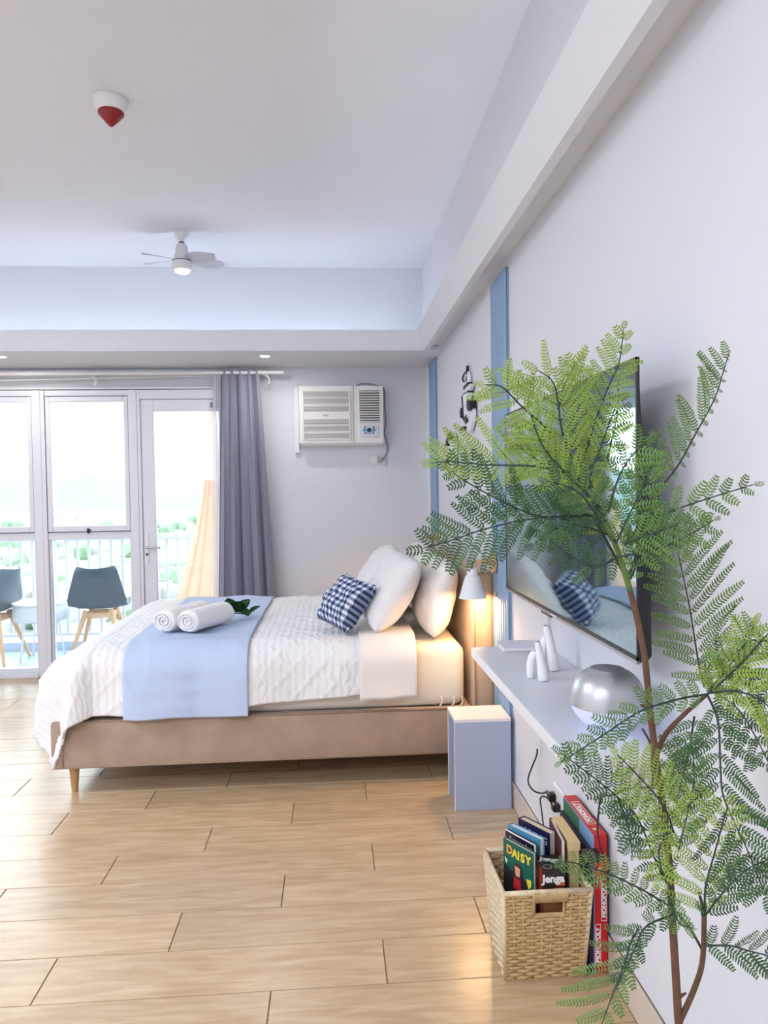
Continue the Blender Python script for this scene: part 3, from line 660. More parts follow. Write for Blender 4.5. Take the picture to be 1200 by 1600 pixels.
def pillow(label, loc, w, h, t, lean, yaw, mat, seed, cat='pillow', roll=0, group=None, name='pillow', pinch=.03, wr=.012):
    bm = pillow_mesh(w, h, t, seed, pinch, wr=wr)
    o = obj(name, bm, mat, smooth=True)
    # local X -> world -Y (width across the bed), local -Y (front) -> world -X
    base = Matrix(((0, 1, 0), (-1, 0, 0), (0, 0, 1))).to_4x4()
    rot_ = Matrix.Rotation(yaw, 4, 'Z') @ Matrix.Rotation(lean, 4, 'Y') @ base @ Matrix.Rotation(roll, 4, 'Y')
    o.matrix_world = Matrix.Translation(loc) @ rot_
    tag(o, label, cat, group); return o
cot = M('pillow_cotton', '#efe9e4', .9, bump=(30, .12), sheen=.1)
shm = M('textured_sham', '#eeeaea', .9, bump=(75, .55), sheen=.1)
pillow('plain white pillow nearest the camera leaning on the headboard', (.53, 3.87, .852), .66, .40, .19, .24, 0, cot, 1.0)
pillow('plain white pillow at the far side standing against the headboard', (.52, 4.60, .865), .66, .40, .18, .22, 0, cot, 5.0)
pillow('white textured sham pillow in the near front row behind the gingham cushion', (.295, 3.86, .876), .66, .43, .20, .58, .04, shm, 2.0)
pillow('white textured sham pillow in the far front row', (.285, 4.60, .872), .66, .42, .20, .60, -.04, shm, 3.3)
gm = M('gingham', (1, 1, 1), .85); n = gm.node_tree.nodes; l = gm.node_tree.links; b = n['Principled BSDF']
uvn = n.new('ShaderNodeUVMap'); sx_n = n.new('ShaderNodeSeparateXYZ'); l.new(uvn.outputs[0], sx_n.inputs[0]); outs = []
for ax in ('X', 'Y'):
    m1 = n.new('ShaderNodeMath'); m1.operation = 'MULTIPLY'; m1.inputs[1].default_value = 1/.030
    m2 = n.new('ShaderNodeMath'); m2.operation = 'FRACT'; m3 = n.new('ShaderNodeMath'); m3.operation = 'GREATER_THAN'; m3.inputs[1].default_value = .5
    ab = n.new('ShaderNodeMath'); ab.operation = 'ADD'; ab.inputs[1].default_value = 50
    l.new(sx_n.outputs[ax], m1.inputs[0]); l.new(m1.outputs[0], ab.inputs[0]); l.new(ab.outputs[0], m2.inputs[0]); l.new(m2.outputs[0], m3.inputs[0]); outs.append(m3)
ad = n.new('ShaderNodeMath'); ad.operation = 'ADD'; dv2 = n.new('ShaderNodeMath'); dv2.operation = 'MULTIPLY'; dv2.inputs[1].default_value = .5
l.new(outs[0].outputs[0], ad.inputs[0]); l.new(outs[1].outputs[0], ad.inputs[1]); l.new(ad.outputs[0], dv2.inputs[0])
cr = n.new('ShaderNodeValToRGB'); cr.color_ramp.interpolation = 'CONSTANT'; l.new(dv2.outputs[0], cr.inputs[0]); l.new(cr.outputs[0], b.inputs['Base Color'])
cr.color_ramp.elements[0].position = 0; cr.color_ramp.elements[0].color = (*hexc('#e6eaf0'), 1)
cr.color_ramp.elements[1].position = .8; cr.color_ramp.elements[1].color = (*hexc('#232b4a'), 1)
e = cr.color_ramp.elements.new(.3); e.color = (*hexc('#7f8db0'), 1)
gp = pillow('small navy and white gingham cushion in front of the pillows', (.06, 3.735, .832), .33, .30, .15, .62, .55, gm, 4.0, cat='cushion', name='gingham_cushion', roll=.12, pinch=.12, wr=.02)

# ------------------------------------------------------------ towels and sprig on the runner
towM = M('towel_cotton', '#f4f0f0', .95, bump=(70, .2))
def spiral_towel(label, a, b_, r):
    a = Vector(a); b_ = Vector(b_); d = (b_-a).normalized(); side = d.cross(Vector((0, 0, 1))).normalized(); up = side.cross(d); L = (b_-a).length
    t = thing('rolled_towel', label, 'towel', (a+b_)/2, 'rolled towels on the runner')
    bm = bmesh.new(); prof = [(0, .010), (r*.5, .006), (r*.82, .0), (r*.95, .005), (r, .016)]+[(r*(1+.025*math.sin(k*1.9)), .016+(L-.032)*k/14) for k in range(1, 14)]+[(r, L-.016), (r*.95, L-.005), (r*.82, L), (r*.5, L-.006), (0, L-.01)]
    lathe(bm, prof, (0, 0, 0), seg=56)
    for v in bm.verts:
        c = v.co.copy(); k = 1+.05*noise.noise(Vector((c.x*18, c.y*18, c.z*9+r*50)))
        v.co = a+side*c.x*1.08*k+up*max(c.y*.93*k, -r*.86)+d*c.z
    obj('roll', bm, towM, t, smooth=True, auto=60)
    for e_, o_ in ((a, -.0005), (b_, .0005)):
        pts = []
        for i in range(90):
            th = 2*PI*2.6*i/89+.8; rr = .006+(r*.86-.006)*(i/89)**.9*(1+.06*math.sin(th*1.7))
            pts.append(e_+d*o_*4+side*rr*1.06*math.cos(th)+up*rr*.9*math.sin(th)+d*(.0045*(1 if o_ < 0 else -1)*(1-i/89)))
        obj('fold', tub(pts, .0048, seg=6), towM, t, smooth=True)
    return t
spiral_towel('rolled white towel in front, nearer the pillows', (-.722, 3.66, .769), (-.575, 3.93, .769), .060)
spiral_towel('rolled white towel behind, nearer the foot of the bed', (-.842, 3.69, .769), (-.70, 3.99, .769), .060)
spr = thing('leaf_sprig', 'dark green leafy sprig lying behind the rolled towels', 'sprig', (-.6, 4.1, .71))
stemM = M('sprig_stem', '#3c5a34', .6); lfM = M('sprig_leaf', '#3d6b3a', .45, var=(20, .25))
obj('stem', tub(spline([(-.74, 4.13, .722), (-.66, 4.12, .732), (-.57, 4.09, .735), (-.47, 4.08, .728)], 14), .003, seg=6), stemM, spr, smooth=True)
def leaf_bm(o_, d, up, L, W, curl=.2, n_=6):
    bm = bmesh.new(); o_ = Vector(o_); d = Vector(d).normalized(); up = Vector(up); s = d.cross(up).normalized(); up = s.cross(d); g = []
    for i in range(n_+1):
        f = i/n_; wd = W/2*math.sin(PI*min(1, f*.94+.03))**.75
        c = o_+d*L*f-up*curl*L*f*f
        g.append([bm.verts.new(c+s*wd+up*wd*.35), bm.verts.new(c), bm.verts.new(c-s*wd+up*wd*.35)])
    for i in range(n_):
        for k in range(2): bm.faces.new((g[i][k], g[i][k+1], g[i+1][k+1], g[i+1][k]))
    bmesh.ops.solidify(bm, geom=bm.faces[:], thickness=.0008); return bm
for (p, d, L, W) in [((-.72, 4.12, .73), (-.7, -.2, .2), .07, .035), ((-.68, 4.12, .735), (-.1, -.8, .5), .07, .04), ((-.62, 4.11, .74), (.1, -.7, .8), .075, .05), ((-.58, 4.09, .74), (.6, -.5, .7), .08, .055),
                     ((-.56, 4.09, .745), (-.3, .4, .9), .07, .05), ((-.55, 4.08, .74), (.8, -.3, .15), .08, .055), ((-.52, 4.08, .74), (.5, .3, .8), .075, .055), ((-.49, 4.08, .735), (.3, -.9, .1), .06, .045), ((-.47, 4.08, .73), (.8, .1, .7), .06, .035), ((-.60, 4.09, .74), (.2, .2, 1), .06, .045), ((-.53, 4.07, .74), (.1, -.4, .9), .07, .06)]:
    obj('leaf', leaf_bm(p, d, (.1, -.3, 1), L*1.2, W*1.3), lfM, spr, smooth=True)

# ------------------------------------------------------------ wall lamps
def wall_lamp(y, label, on):
    z = 1.055; t = thing('wall_lamp', label, 'lamp', (.78, y, z), 'wall lamps beside the bed')
    X0 = .757 if on == 0 else .757
    obj('wall_plate', lat([(0, 0), (.05, 0), (.05, .014), (.046, .018), (0, .018)], (.739, y, z), axis='X', seg=32), woodL, t, smooth=True, auto=40)
    obj('mount', B(.757, .779, y-.03, y+.03, z-.03, z+.03), whiteP, t)
    obj('arm', lat([(0, 0), (.0125, 0), (.0125, .078), (0, .078)], (.662, y, z+.002), axis='X', seg=20), woodL, t, smooth=True, auto=40)
    obj('pin', lat([(0, 0), (.004, 0), (.004, .028), (0, .028)], (.722, y-.026, z+.002), axis='Y', seg=10), M('brass', '#c7a46a', .3, 1), t)
    cx = .648
    obj('wire', tub(spline([(.662, y, z+.002), (.652, y, z+.004), (.648, y, z), (.648, y, z-.03)], 12), .0035), M('dark_wire', '#55555c', .4, .5), t, smooth=True)
    sh_ = obj('shade', lat([(.006, z-.028), (.0225, z-.028), (.024, z-.031), (.0245, z-.058), (.030, z-.062), (.034, z-.066), (.063, z-.163), (.065, z-.166), (.062, z-.166), (.032, z-.069), (.022, z-.064), (.006, z-.036)], (cx, y, 0), seg=44), M('lamp_shade_white', '#e9edf0', .4), t, smooth=True, auto=35)
    obj('bulb', lat([(0, z-.07), (.012, z-.07), (.013, z-.085), (.024, z-.11), (.024, z-.125), (.015, z-.14), (0, z-.145)], (cx, y, 0), seg=20), M('warm_bulb', (1, 1, 1), .4, emit=(1, .62, .28), es=22), t, smooth=True)
    obj('pull_chain', tub([(.755, y-.012, z-.05), (.755, y-.012, z-.135)], .0012, seg=5), M('chain', '#b8b09a', .4, .6), t)
    obj('pull_bead', lat([(0, z-.16), (.006, z-.157), (.007, z-.145), (.002, z-.135), (0, z-.134)], (.755, y-.012, 0), seg=12), woodL, t, smooth=True)
    lamp('warm_bulb_light', 'POINT', (cx, y, z-.15), 6.5, (1, .60, .27), .025)
    return t
wall_lamp(3.40, 'near bedside wall lamp with white metal shade on a wooden arm', 0)
wall_lamp(5.28, 'far bedside wall lamp mostly hidden behind the headboard and fronds', 1)
o = obj('lamp_cord', tub(spline([(.775, 5.2, 1.03), (.776, 4.6, 1.10), (.772, 4.0, 1.085), (.768, 3.7, 1.05), (.72, 3.5, 1.055), (.655, 3.42, 1.057)], 40), .003, seg=6), M('grey_cable', '#8d8f98', .5), smooth=True)
tag(o, 'thin grey cord strung over the headboard between the two wall lamps', 'cord')

# ------------------------------------------------------------ television
tv = thing('television', 'large flat wall-mounted television reflecting the bed and windows', 'television', (.78, 2.16, 1.35))
ya, yb, za, zb = 1.556, 2.77, 1.012, 1.680
tvb = M('tv_black', (.008, .008, .011), .35)
bm = bmesh.new(); box(bm, .6615, .668, ya, yb, za, zb, bev=.002); obj('panel', bm, tvb, tv)
bm = bmesh.new()
prism(bm, [(.668, zb-.02), (.672, zb-.12), (.690, zb-.30), (.694, za+.015), (.684, za+.002), (.668, za+.002)], (0, yb-ya-.012, 0), (0, ya+.006, 0)); obj('rear_housing', bm, tvb, tv)
scrM = M('tv_screen', (.34, .47, .52), .035, 1.0)
obj('screen', B(.6605, .6618, ya+.007, yb-.007, za+.016, zb-.007), scrM, tv)
obj('bezel', bxs([(.6595, .662, ya, ya+.006, za, zb), (.6595, .662, yb-.006, yb, za, zb), (.6595, .662, ya, yb, zb-.006, zb), (.6595, .662, ya, yb, za+.006, za+.015)]), tvb, tv)
obj('bottom_strip', B(.6585, .664, ya, yb, za-.002, za+.006), M('silver_strip', '#b7bac2', .25, 1), tv)
obj('sensor', B(.658, .668, 2.20, 2.30, za-.010, za-.001, bev=.002), M('sensor_grey', '#3c3e45', .4), tv)
obj('wall_bracket', bxs([(.694, .77, 2.05, 2.12, 1.30, 1.38), (.768, .7795, 1.98, 2.22, 1.18, 1.5), (.688, .70, 1.95, 2.30, 1.20, 1.48)], .002), tvb, tv)
obj('logo_plate', B(.6578, .6587, 2.14, 2.19, za+.001, za+.005), whiteP, tv)

# ------------------------------------------------------------ shelf and what stands on it
shelfM = M('white_laminate', '#d9dbe2', .35)
shf = thing('wall_shelf', 'long white floating shelf under the television', 'shelf', (.78, 2.1, .80))
obj('board', B(.500, .7795, 1.558, 2.652, .787, .820, bev=.0015), shelfM, shf)
obj('edge_band', B(.4988, .5002, 1.558, 2.652, .7875, .8195), M('edge_band', '#eceef4', .3), shf)
obj('raceway', bxs([(.768, .7795, 2.722, 2.738, .42, .60)], .002), whiteP, shf)
rc = thing('cable_raceway', 'slim white cable channel rising from shelf to television', 'cable channel', (.78, 2.73, .6))
bpy.data.objects.remove(bpy.data.objects['raceway'])
obj('channel', bxs([(.766, .7795, 2.600, 2.616, .8205, 1.012)], .002), whiteP, rc)
obj('channel', bxs([(.766, .7795, 2.722, 2.738, .40, .786)], .002), whiteP, rc)
bx = thing('media_box', 'flat white box lying on the far end of the shelf', 'box', (.66, 2.6, .82))
obj('body', B(.595, .722, 2.555, 2.640, .8205, .838, bev=.003), whiteP, bx)
obj('lid', B(.590, .727, 2.550, 2.645, .838, .843, bev=.002), M('lid_lilac', '#dadbe6', .4), bx)
vasM = M('matte_white_ceramic', '#f0f0f3', .45)
def vase(label, base, top, r0, rm, r1, leg=None):
    t = thing('vase', label, 'vase', base, 'white sculptural vases on the shelf')
    base = Vector(base); top = Vector(top); mid = base.lerp(top, .45)+Vector(((top-base).x*(-.10), 0, 0))
    ps = spline([base+Vector((0, 0, .001)), mid, top], 26)
    def rad(f): return (rm+(r1-rm)*f**1.15)*(.86+.14*min(1, f/.2))
    bm = bmesh.new(); tube(bm, ps, rad, seg=24, caps=True); obj('body', bm, vasM, t, smooth=True, auto=60)
    bm = bmesh.new(); tube(bm, [top-Vector((0, 0, .0005)), top+Vector((0, 0, .003))], r1*.8, seg=20); obj('rim', bm, M('vase_mouth', '#a9a9b0', .6), t)
    if leg:
        bm = bmesh.new(); tube(bm, spline(leg, 18), lambda f: .009+.004*math.sin(PI*f), seg=14); obj('foot_branch', bm, vasM, t, smooth=True)
    return t
vase('white forked vase nearer the shelf edge with straight tapered body', (.625, 2.16, .820), (.610, 2.17, .935), .0135, .0175, .008, leg=[(.592, 2.19, .822), (.595, 2.19, .87), (.604, 2.18, .905)])
vase('white forked vase nearer the wall, taller and curving', (.692, 2.27, .820), (.677, 2.30, .957), .014, .0165, .0115, leg=[(.662, 2.30, .822), (.663, 2.30, .88), (.672, 2.30, .925)])
df = thing('aroma_diffuser', 'silver domed aroma diffuser with translucent glowing base on the shelf', 'diffuser', (.652, 1.715, .82))
c_ = (.652, 1.715, 0)
prof = [(.0885, .879)]
for i in range(1, 15):
    a = PI/2*i/15; prof.append((.0885*math.cos(a)**.60, .879+.0865*math.sin(a)))
prof = [p for p in prof if p[0] > .043]+[(.040, .9648), (.038, .9652), (.036, .9640), (0, .9640)]
obj('dome', lat([(.080, .879)]+prof, c_, seg=56), M('silver_plastic', '#c2c4c8', .36, .75), df, smooth=True, auto=45)
obj('top_vent', lat([(.033, .9638), (.033, .9650), (.026, .9655), (.0, .9655)], c_, seg=32), M('vent_grey', '#8c9098', .45, .3), df, smooth=True, auto=40)
for k in range(7):
    z = .884+k*.0045; r = .0885*math.cos(math.asin(min(1, (z-.879)/.0865)))**.60
    obj('ridge', lat([(r-.001, z-.0008), (r+.0010, z), (r-.001, z+.0008)], c_, seg=56), bpy.data.materials['silver_plastic'], df, smooth=True)
lw = M('frosted_base', '#dfe2f6', .2, trans=.35, emit=(.55, .58, 1), es=.22)
obj('water_tank', lat([(0, .822), (.040, .822), (.058, .832), (.074, .850), (.083, .866), (.0865, .878), (0, .878)], c_, seg=56), lw, df, smooth=True, auto=50)
obj('foot', lat([(0, .8205), (.042, .8205), (.040, .824), (0, .824)], c_, seg=32), whiteP, df)
blkC = M('black_cable', (.01, .01, .012), .45)
cb_ = thing('power_cable', 'black cable looping from the diffuser down past the shelf to an adapter', 'cable', (.72, 1.9, .5))
obj('cable', tub(spline([(.715, 1.66, .832), (.70, 1.60, .834), (.69, 1.555, .826), (.688, 1.549, .79), (.70, 1.58, .73), (.725, 1.74, .66), (.738, 1.92, .565), (.742, 1.99, .535), (.735, 2.0, .50), (.730, 2.0, .43), (.735, 1.99, .385), (.742, 1.98, .365)], 70), .0028, seg=8), blkC, cb_, smooth=True)
obj('adapter', B(.688, .735, 1.975, 2.02, .352, .374, bev=.004), blackP, cb_)
obj('strain_relief', tub([(.742, 1.98, .372), (.725, 1.985, .362)], .005), blackP, cb_)
wo = thing('wall_outlet', 'white double wall outlet under the shelf with two black plugs', 'outlet', (.78, 2.49, .31))
obj('plate', B(.768, .7795, 2.43, 2.55, .262, .352, bev=.006, seg=3), whiteP, wo)
for y, z in ((2.525, .308), (2.475, .292)):
    bm = bmesh.new(); box(bm, .742, .768, y-.016, y+.016, z-.014, z+.014, bev=.005); tube(bm, [(.752, y+.012, z), (.752, y+.045, z)], .009, r1=.005); obj('plug', bm, blackP, wo)
obj('cord', tub(spline([(.762, 2.73, .405), (.760, 2.73, .38), (.728, 2.735, .29), (.735, 2.70, .262), (.752, 2.64, .272), (.752, 2.57, .308)], 40), .0032, seg=8), blkC, wo, smooth=True)
obj('cord', tub(spline([(.752, 2.52, .292), (.748, 2.58, .285), (.742, 2.62, .262), (.735, 2.58, .235), (.72, 2.50, .20), (.71, 2.42, .10), (.72, 2.38, .006)], 40), .0028, seg=8), blkC, wo, smooth=True)

# ------------------------------------------------------------ stool
st = thing('stool', 'pale blue-grey open-sided box stool standing between bed and skirting', 'stool', (.64, 3.24, 0))
stM = M('bluegrey_laminate', '#a9b3cb', .45); stT = M('stool_top_white', '#e9e4e8', .4)
obj('front_panel', B(.512, .759, 3.13, 3.146, 0, .386, bev=.002), stM, st)
obj('rear_panel', B(.512, .759, 3.305, 3.321, 0, .386, bev=.002), stM, st)
obj('top', B(.510, .759, 3.128, 3.323, .386, .402, bev=.002), stT, st)
obj('edge_strip', bxs([(.5105, .512, 3.13, 3.146, 0, .386), (.5105, .512, 3.305, 3.321, 0, .386)]), stT, st)

# ------------------------------------------------------------ basket with books
bk_ = thing('storage_basket', 'square woven tan basket with cut-out handle holding books and games', 'basket', (.575, 2.1, 0))
wick = M('woven_rope', '#c9a877', .8, var=(60, .18), bump=(300, .3)); wick2 = M('light_rope', '#d8c4a3', .8, var=(60, .15))
Ztop = .283
def corner(i, z):
    f = z/Ztop; x0 = .470-.018*f; x1 = .694+.004*f; y0 = 2.025-.058*f; y1 = 2.185+.030*f
    return Vector([(x0, y0, z), (x1, y0, z), (x1, y1, z), (x0, y1, z)][i])
for side in range(4):
    bm = bmesh.new(); a0, b0 = side, (side+1) % 4; NS = 9 if side % 2 == 0 else 7; rows = 25
    for r in range(rows):
        z = .010+(Ztop-.020)*r/(rows-1); A = corner(a0, z); Bv = corner(b0, z); nrm = (Bv-A).cross(Vector((0, 0, 1))).normalized()
        npt = NS*4; pts = []
        for i in range(npt+1):
            f = i/npt; p = A.lerp(Bv, f)+nrm*.0034*math.cos(PI*f*NS+PI*(r % 2))
            p.z += .0008*noise.noise(Vector((f*20, r, side))); pts.append((f, p))
        segs = [pts]
        if side in (0, 2) and .208 < z < .258:
            segs = [[q for q in pts if q[0] < .34], [q for q in pts if q[0] > .70]]
        for sg in segs:
            if len(sg) > 1: tube(bm, [q[1] for q in sg], .0050, seg=6, flat=1.05)
    for k in range(NS+1):
        f = k/NS
        zr = [(0.005, Ztop-.004)]
        if side in (0, 2) and .34 < f < .70: zr = [(.005, .206), (.262, Ztop-.004)]
        for z0, z1 in zr: tube(bm, [corner(a0, z0).lerp(corner(b0, z0), f), corner(a0, z1).lerp(corner(b0, z1), f)], .0042, seg=6)
    o = obj('woven_side', bm, wick if side != 3 else wick2, bk_, smooth=True); 
    if side in (0, 2):
        bm = bmesh.new(); q = [corner(a0, z).lerp(corner(b0, z), f) for f, z in ((.34, .209), (.345, .262), (.695, .262), (.70, .209), (.34, .209))]; tube(bm, q, .0065, seg=8)
        z = .272
        for k in range(15):
            f = .34+.36*k/14; p0 = corner(a0, .258).lerp(corner(b0, .258), f); p1 = corner(a0, Ztop+.002).lerp(corner(b0, Ztop+.002), f+.012); nn_ = Vector((0, -1 if side == 0 else 1, 0))
            tube(bm, [p0+nn_*.006, p1+nn_*.007], .0068, seg=6)
        obj('handle', bm, wick, bk_, smooth=True)
bm = bmesh.new()
for dz, rr in ((0, .0075),):
    pts = [corner(i % 4, Ztop+dz) for i in range(5)]
    for i in range(4): tube(bm, [pts[i], pts[i+1]], rr, seg=8)
for i in range(4): tube(bm, [corner(i, .006), corner(i, Ztop)], .007, seg=8)
obj('rim', bm, wick2, bk_, smooth=True)
bm = bmesh.new(); prism(bm, [(.468, 2.024), (.696, 2.024), (.696, 2.186), (.468, 2.186)], (0, 0, .008), (0, 0, .0), (1, 0, 0), (0, 1, 0)); obj('base', bm, wick, bk_)
pageM = M('book_pages', '#dccdae', .9); pageW = M('white_pages', '#eae6dd', .9)
def book(name, label, p0, p1, th, z0, z1, cover, pages=None, cat='book', group=None):
    """p0 far-left top corner, p1 near-right top corner of the front cover; thickness goes to the right/back"""
    p0 = Vector((*p0, 0)); p1 = Vector((*p1, 0)); u = (p1-p0).normalized(); nr = Vector((-u.y, u.x, 0))  # nr points right/back
    t = thing(name, label, cat, ((p0.x+p1.x)/2, (p0.y+p1.y)/2, z0), group)
    L = (p1-p0).length
    def pb(a, b_, c, d, e, f):
        bm = bmesh.new(); box(bm, a, b_, c, d, e, f)
        mt = Matrix(((u.x, nr.x, 0, p0.x), (u.y, nr.y, 0, p0.y), (0, 0, 1, 0), (0, 0, 0, 1))); bm.transform(mt); return bm
    obj('front_cover', pb(0, L, 0, .002, z0, z1), cover, t); obj('back_cover', pb(0, L, th-.002, th, z0, z1), cover, t)
    obj('pages', pb(.0, L-.003, .002, th-.002, z0+.003, z1-.003), pages or pageM, t)
    obj('spine', pb(-.002, 0, 0, th, z0, z1), cover, t)
    return t, p0, u, nr
yel = M('print_yellow', '#e8d23c', .6); whi = M('print_white', '#f2f2ee', .6); red = M('print_red', '#c22430', .5); cream = M('print_cream', '#d8cfae', .6)
t, p0, u, nr = book('picture_book', 'green and black book titled DAISY at the front left of the basket', (.487, 2.110), (.547, 2.008), .012, .16, .370, M('cover_green', '#0f5a4c', .4), pageW, group='books in the basket')
pt = lambda s, z, o_=.0008: p0+u*s-nr*o_+Vector((0, 0, z))
for ch, s, dz in (('D', .024, .004), ('A', .046, .0), ('I', .061, 0), ('S', .077, 0), ('Y', .099, .002)):
    text_mesh('lettering', ch, .034, yel if ch != 'D' else M('print_orange', '#e8a03a', .6), t, pt(s, .340+dz), u, (0, 0, 1), bold=.0012)
def patch(name, pts, mat, par, d=.0006):
    bm = bmesh.new(); a = [bm.verts.new(pt(s, z, .0004)) for s, z in pts]; b2 = [bm.verts.new(pt(s, z, .0004+d)) for s, z in pts]
    bm.faces.new(a); bm.faces.new(b2[::-1])
    for i in range(len(a)): bm.faces.new((a[i], b2[i], b2[(i+1) % len(a)], a[(i+1) % len(a)]))
    obj(name, bm, mat, par)
patch('dark_print', [(.001, .300), (.03, .285), (.06, .292), (.117, .262), (.117, .162), (.001, .162)], M('print_black', (.012, .014, .02), .5), t)
pt0 = pt
pt = lambda s, z, o_=.0008: p0+u*s-nr*(o_+.0012)+Vector((0, 0, z))
patch('yellow_note', [(.092, .288), (.112, .291), (.110, .270), (.100, .262)], yel, t)
patch('red_print', [(.044, .275), (.068, .272), (.072, .240), (.040, .240)], red, t)
patch('hair_print', [(.040, .268), (.038, .300), (.046, .315), (.060, .318), (.072, .312), (.076, .296), (.074, .262)], M('print_hair', '#3a211c', .6), t, .0003)
patch('skin_print', [(.046, .308), (.068, .306), (.066, .280), (.050, .280)], M('print_skin', '#d9a184', .6), t)
patch('white_print', [(.006, .318), (.016, .312), (.012, .300)], whi, t)
patch('purple_print', [(.086, .252), (.110, .250), (.108, .20), (.084, .20)], M('print_purple', '#574a78', .6), t)
t, p0, u, nr = book('picture_book', 'dark navy book with pale script title Semarder second from the front left', (.503, 2.150), (.562, 2.045), .010, .13, .376, M('cover_navy', '#1a1b33', .35), pageW, group='books in the basket')
text_mesh('lettering', 'Semarder', .024, M('print_rose', '#c49a8e', .6), t, p0+u*.062-nr*.0008+Vector((0, 0, .356)), u, (0, 0, 1))
obj('edge', tub([p0+u*0+Vector((0, 0, .376)), p0+u*.12+Vector((0, 0, .376))], .0018, seg=6), whi, t); obj('edge', tub([p0+u*.1205+Vector((0, 0, .376)), p0+u*.1205+Vector((0, 0, .29))], .0018, seg=6), whi, t)
book('picture_book', 'thick sky-blue book with white pages behind the navy script book', (.516, 2.170), (.583, 2.066), .020, .10, .382, M('cover_sky', '#4f93b8', .4), pageW, group='books in the basket')
t, p0, u, nr = book('hardback_book', 'dark indigo hardback titled LIVING standing at the back of the basket', (.552, 2.188), (.615, 2.078), .026, .10, .392, M('cover_indigo', '#1d1446', .4), pageM, group='books in the basket')
text_mesh('lettering', 'LIVING', .030, cream, t, p0+u*.072-nr*.0008+Vector((0, 0, .362)), u, (0, 0, 1), bold=.0004)
# tan boxed set and page block at the right
tn = M('tan_card', '#cdb283', .7, var=(30, .1))
gb = thing('game_box', 'tan wooden-look game box with overhanging lid at the right of the basket', 'box', (.68, 2.12, .05))
obj('lid', B(.657, .690, 2.030, 2.196, .362, .388, bev=.0012), M('tan_lid', '#d7be8c', .7), gb); obj('body', B(.659, .687, 2.034, 2.180, .15, .362), tn, gb)
t, p0, u, nr = book('paperback_book', 'thin book with cream page edges and maroon cover beside the tan box', (.648, 2.190), (.638, 2.045), .013, .12, .386, M('cover_maroon', '#5a1420', .5), pageW, group='books in the basket')
jb = thing('block_game_box', 'black and red block tower game box lettered Jenga in the middle of the basket', 'game', (.605, 2.03, .08))
jM = M('jenga_black', (.02, .016, .015), .35)
obj('carton', B(.568, .636, 1.998, 2.075, .19, .332, bev=.0008), jM, jb)
obj('red_side', B(.5668, .568, 1.998, 2.075, .19, .331), M('print_orange_red', '#b8381f', .45), jb)
obj('brown_print', B(.572, .634, 1.9972, 1.998, .19, .268), M('print_brown', '#7a4a28', .5), jb)
obj('orange_blocks', bxs([(.610, .634, 1.9966, 1.9972, .282, .292), (.604, .630, 1.9966, 1.9972, .266, .276)]), M('print_orange2', '#c9662f', .5), jb)
obj('white_print', bxs([(.5662, .5668, 2.035, 2.06, .285, .312)]), whi, jb)
text_mesh('lettering', 'Jenga', .030, whi, jb, (.601, 1.9969, .302), (1, 0, 0), (0, 0, 1), bold=.0012)
text_mesh('lettering', 'Jenga', .026, whi, jb, (.604, 2.045, .3327), (.95, -.3, 0), (.3, .95, 0), bold=.0014)
bm = bmesh.new(); 
for k in range(24):
    pass
obj('ring_mark', lat([(.010, .3325), (.0115, .3328), (.013, .3325)], (.588, 2.008, 0), seg=24), M('print_grey', '#8e8a86', .6), jb)
# monopoly box
mb_ = thing('board_game_box', 'tall red board game box lettered MONOPOLY standing between basket and wall', 'game', (.75, 2.17, 0))
mr = M('monopoly_red', '#c8141e', .4); mt_ = M('monopoly_top', '#c9474f', .4)
obj('carton', B(.730, .768, 2.030, 2.305, 0, .405, bev=.001), mr, mb_)
obj('dark_side', B(.768, .7695, 2.030, 2.305, 0, .405), M('box_dark', '#22181c', .5), mb_)
obj('board_side', B(.728, .730, 2.030, 2.305, 0, .403), M('board_blue', '#7aa0c8', .5), mb_)
obj('green_print', B(.7270, .728, 2.15, 2.30, .20, .400), M('print_green', '#2d6b4a', .5), mb_)
obj('dark_base', B(.716, .7265, 2.035, 2.30, 0, .36), M('navy_lid', '#14163a', .5), mb_)
def frame_txt(s, size, org, u, v, w_, h_, par, dd=.0008):
    u = Vector(u).normalized(); v = Vector(v).normalized(); nn_ = u.cross(v); o_ = Vector(org); bm = bmesh.new()
    c_ = [o_+u*a*w_/2+v*b2*h_/2 for a, b2 in ((-1, -1), (1, -1), (1, 1), (-1, 1))]
    for i in range(4): tube(bm, [c_[i]+nn_*.0004, c_[(i+1) % 4]+nn_*.0004], .0008, seg=4)
    obj('title_frame', bm, whi, par); text_mesh('lettering', s, size, whi, par, o_+nn_*.0004, u, v, bold=.0007)
frame_txt('MONOPOLY', .0235, (.7485, 2.175, .4052), (0, 1, 0), (-1, 0, 0), .155, .024, mb_)
frame_txt('MONOPOLY', .0180, (.7580, 2.0298, .215), (0, 0, 1), (-1, 0, 0), .12, .0155, mb_)
frame_txt('MONOPOLY', .0180, (.7400, 2.0298, .085), (0, 0, 1), (-1, 0, 0), .12, .0155, mb_)
obj('token_print', bxs([(.738, .741, 2.0293, 2.0299, .262, .282), (.748, .751, 2.0293, 2.0299, .262, .282), (.738, .751, 2.0293, 2.0299, .281, .284)]), whi, mb_)
obj('token_print', lat([(0, 0), (.006, 0), (0, .0005)], (.745, 2.0292, .335), axis='Y', seg=5), cream, mb_)
obj('token_print', lat([(0, 0), (.006, 0), (0, .0005)], (.745, 2.0292, .305), axis='Y', seg=7), cream, mb_)
obj('token_print', lat([(0, 0), (.007, 0), (.003, .0006)], (.745, 2.065, .4056), axis='Z', seg=9), cream, mb_)

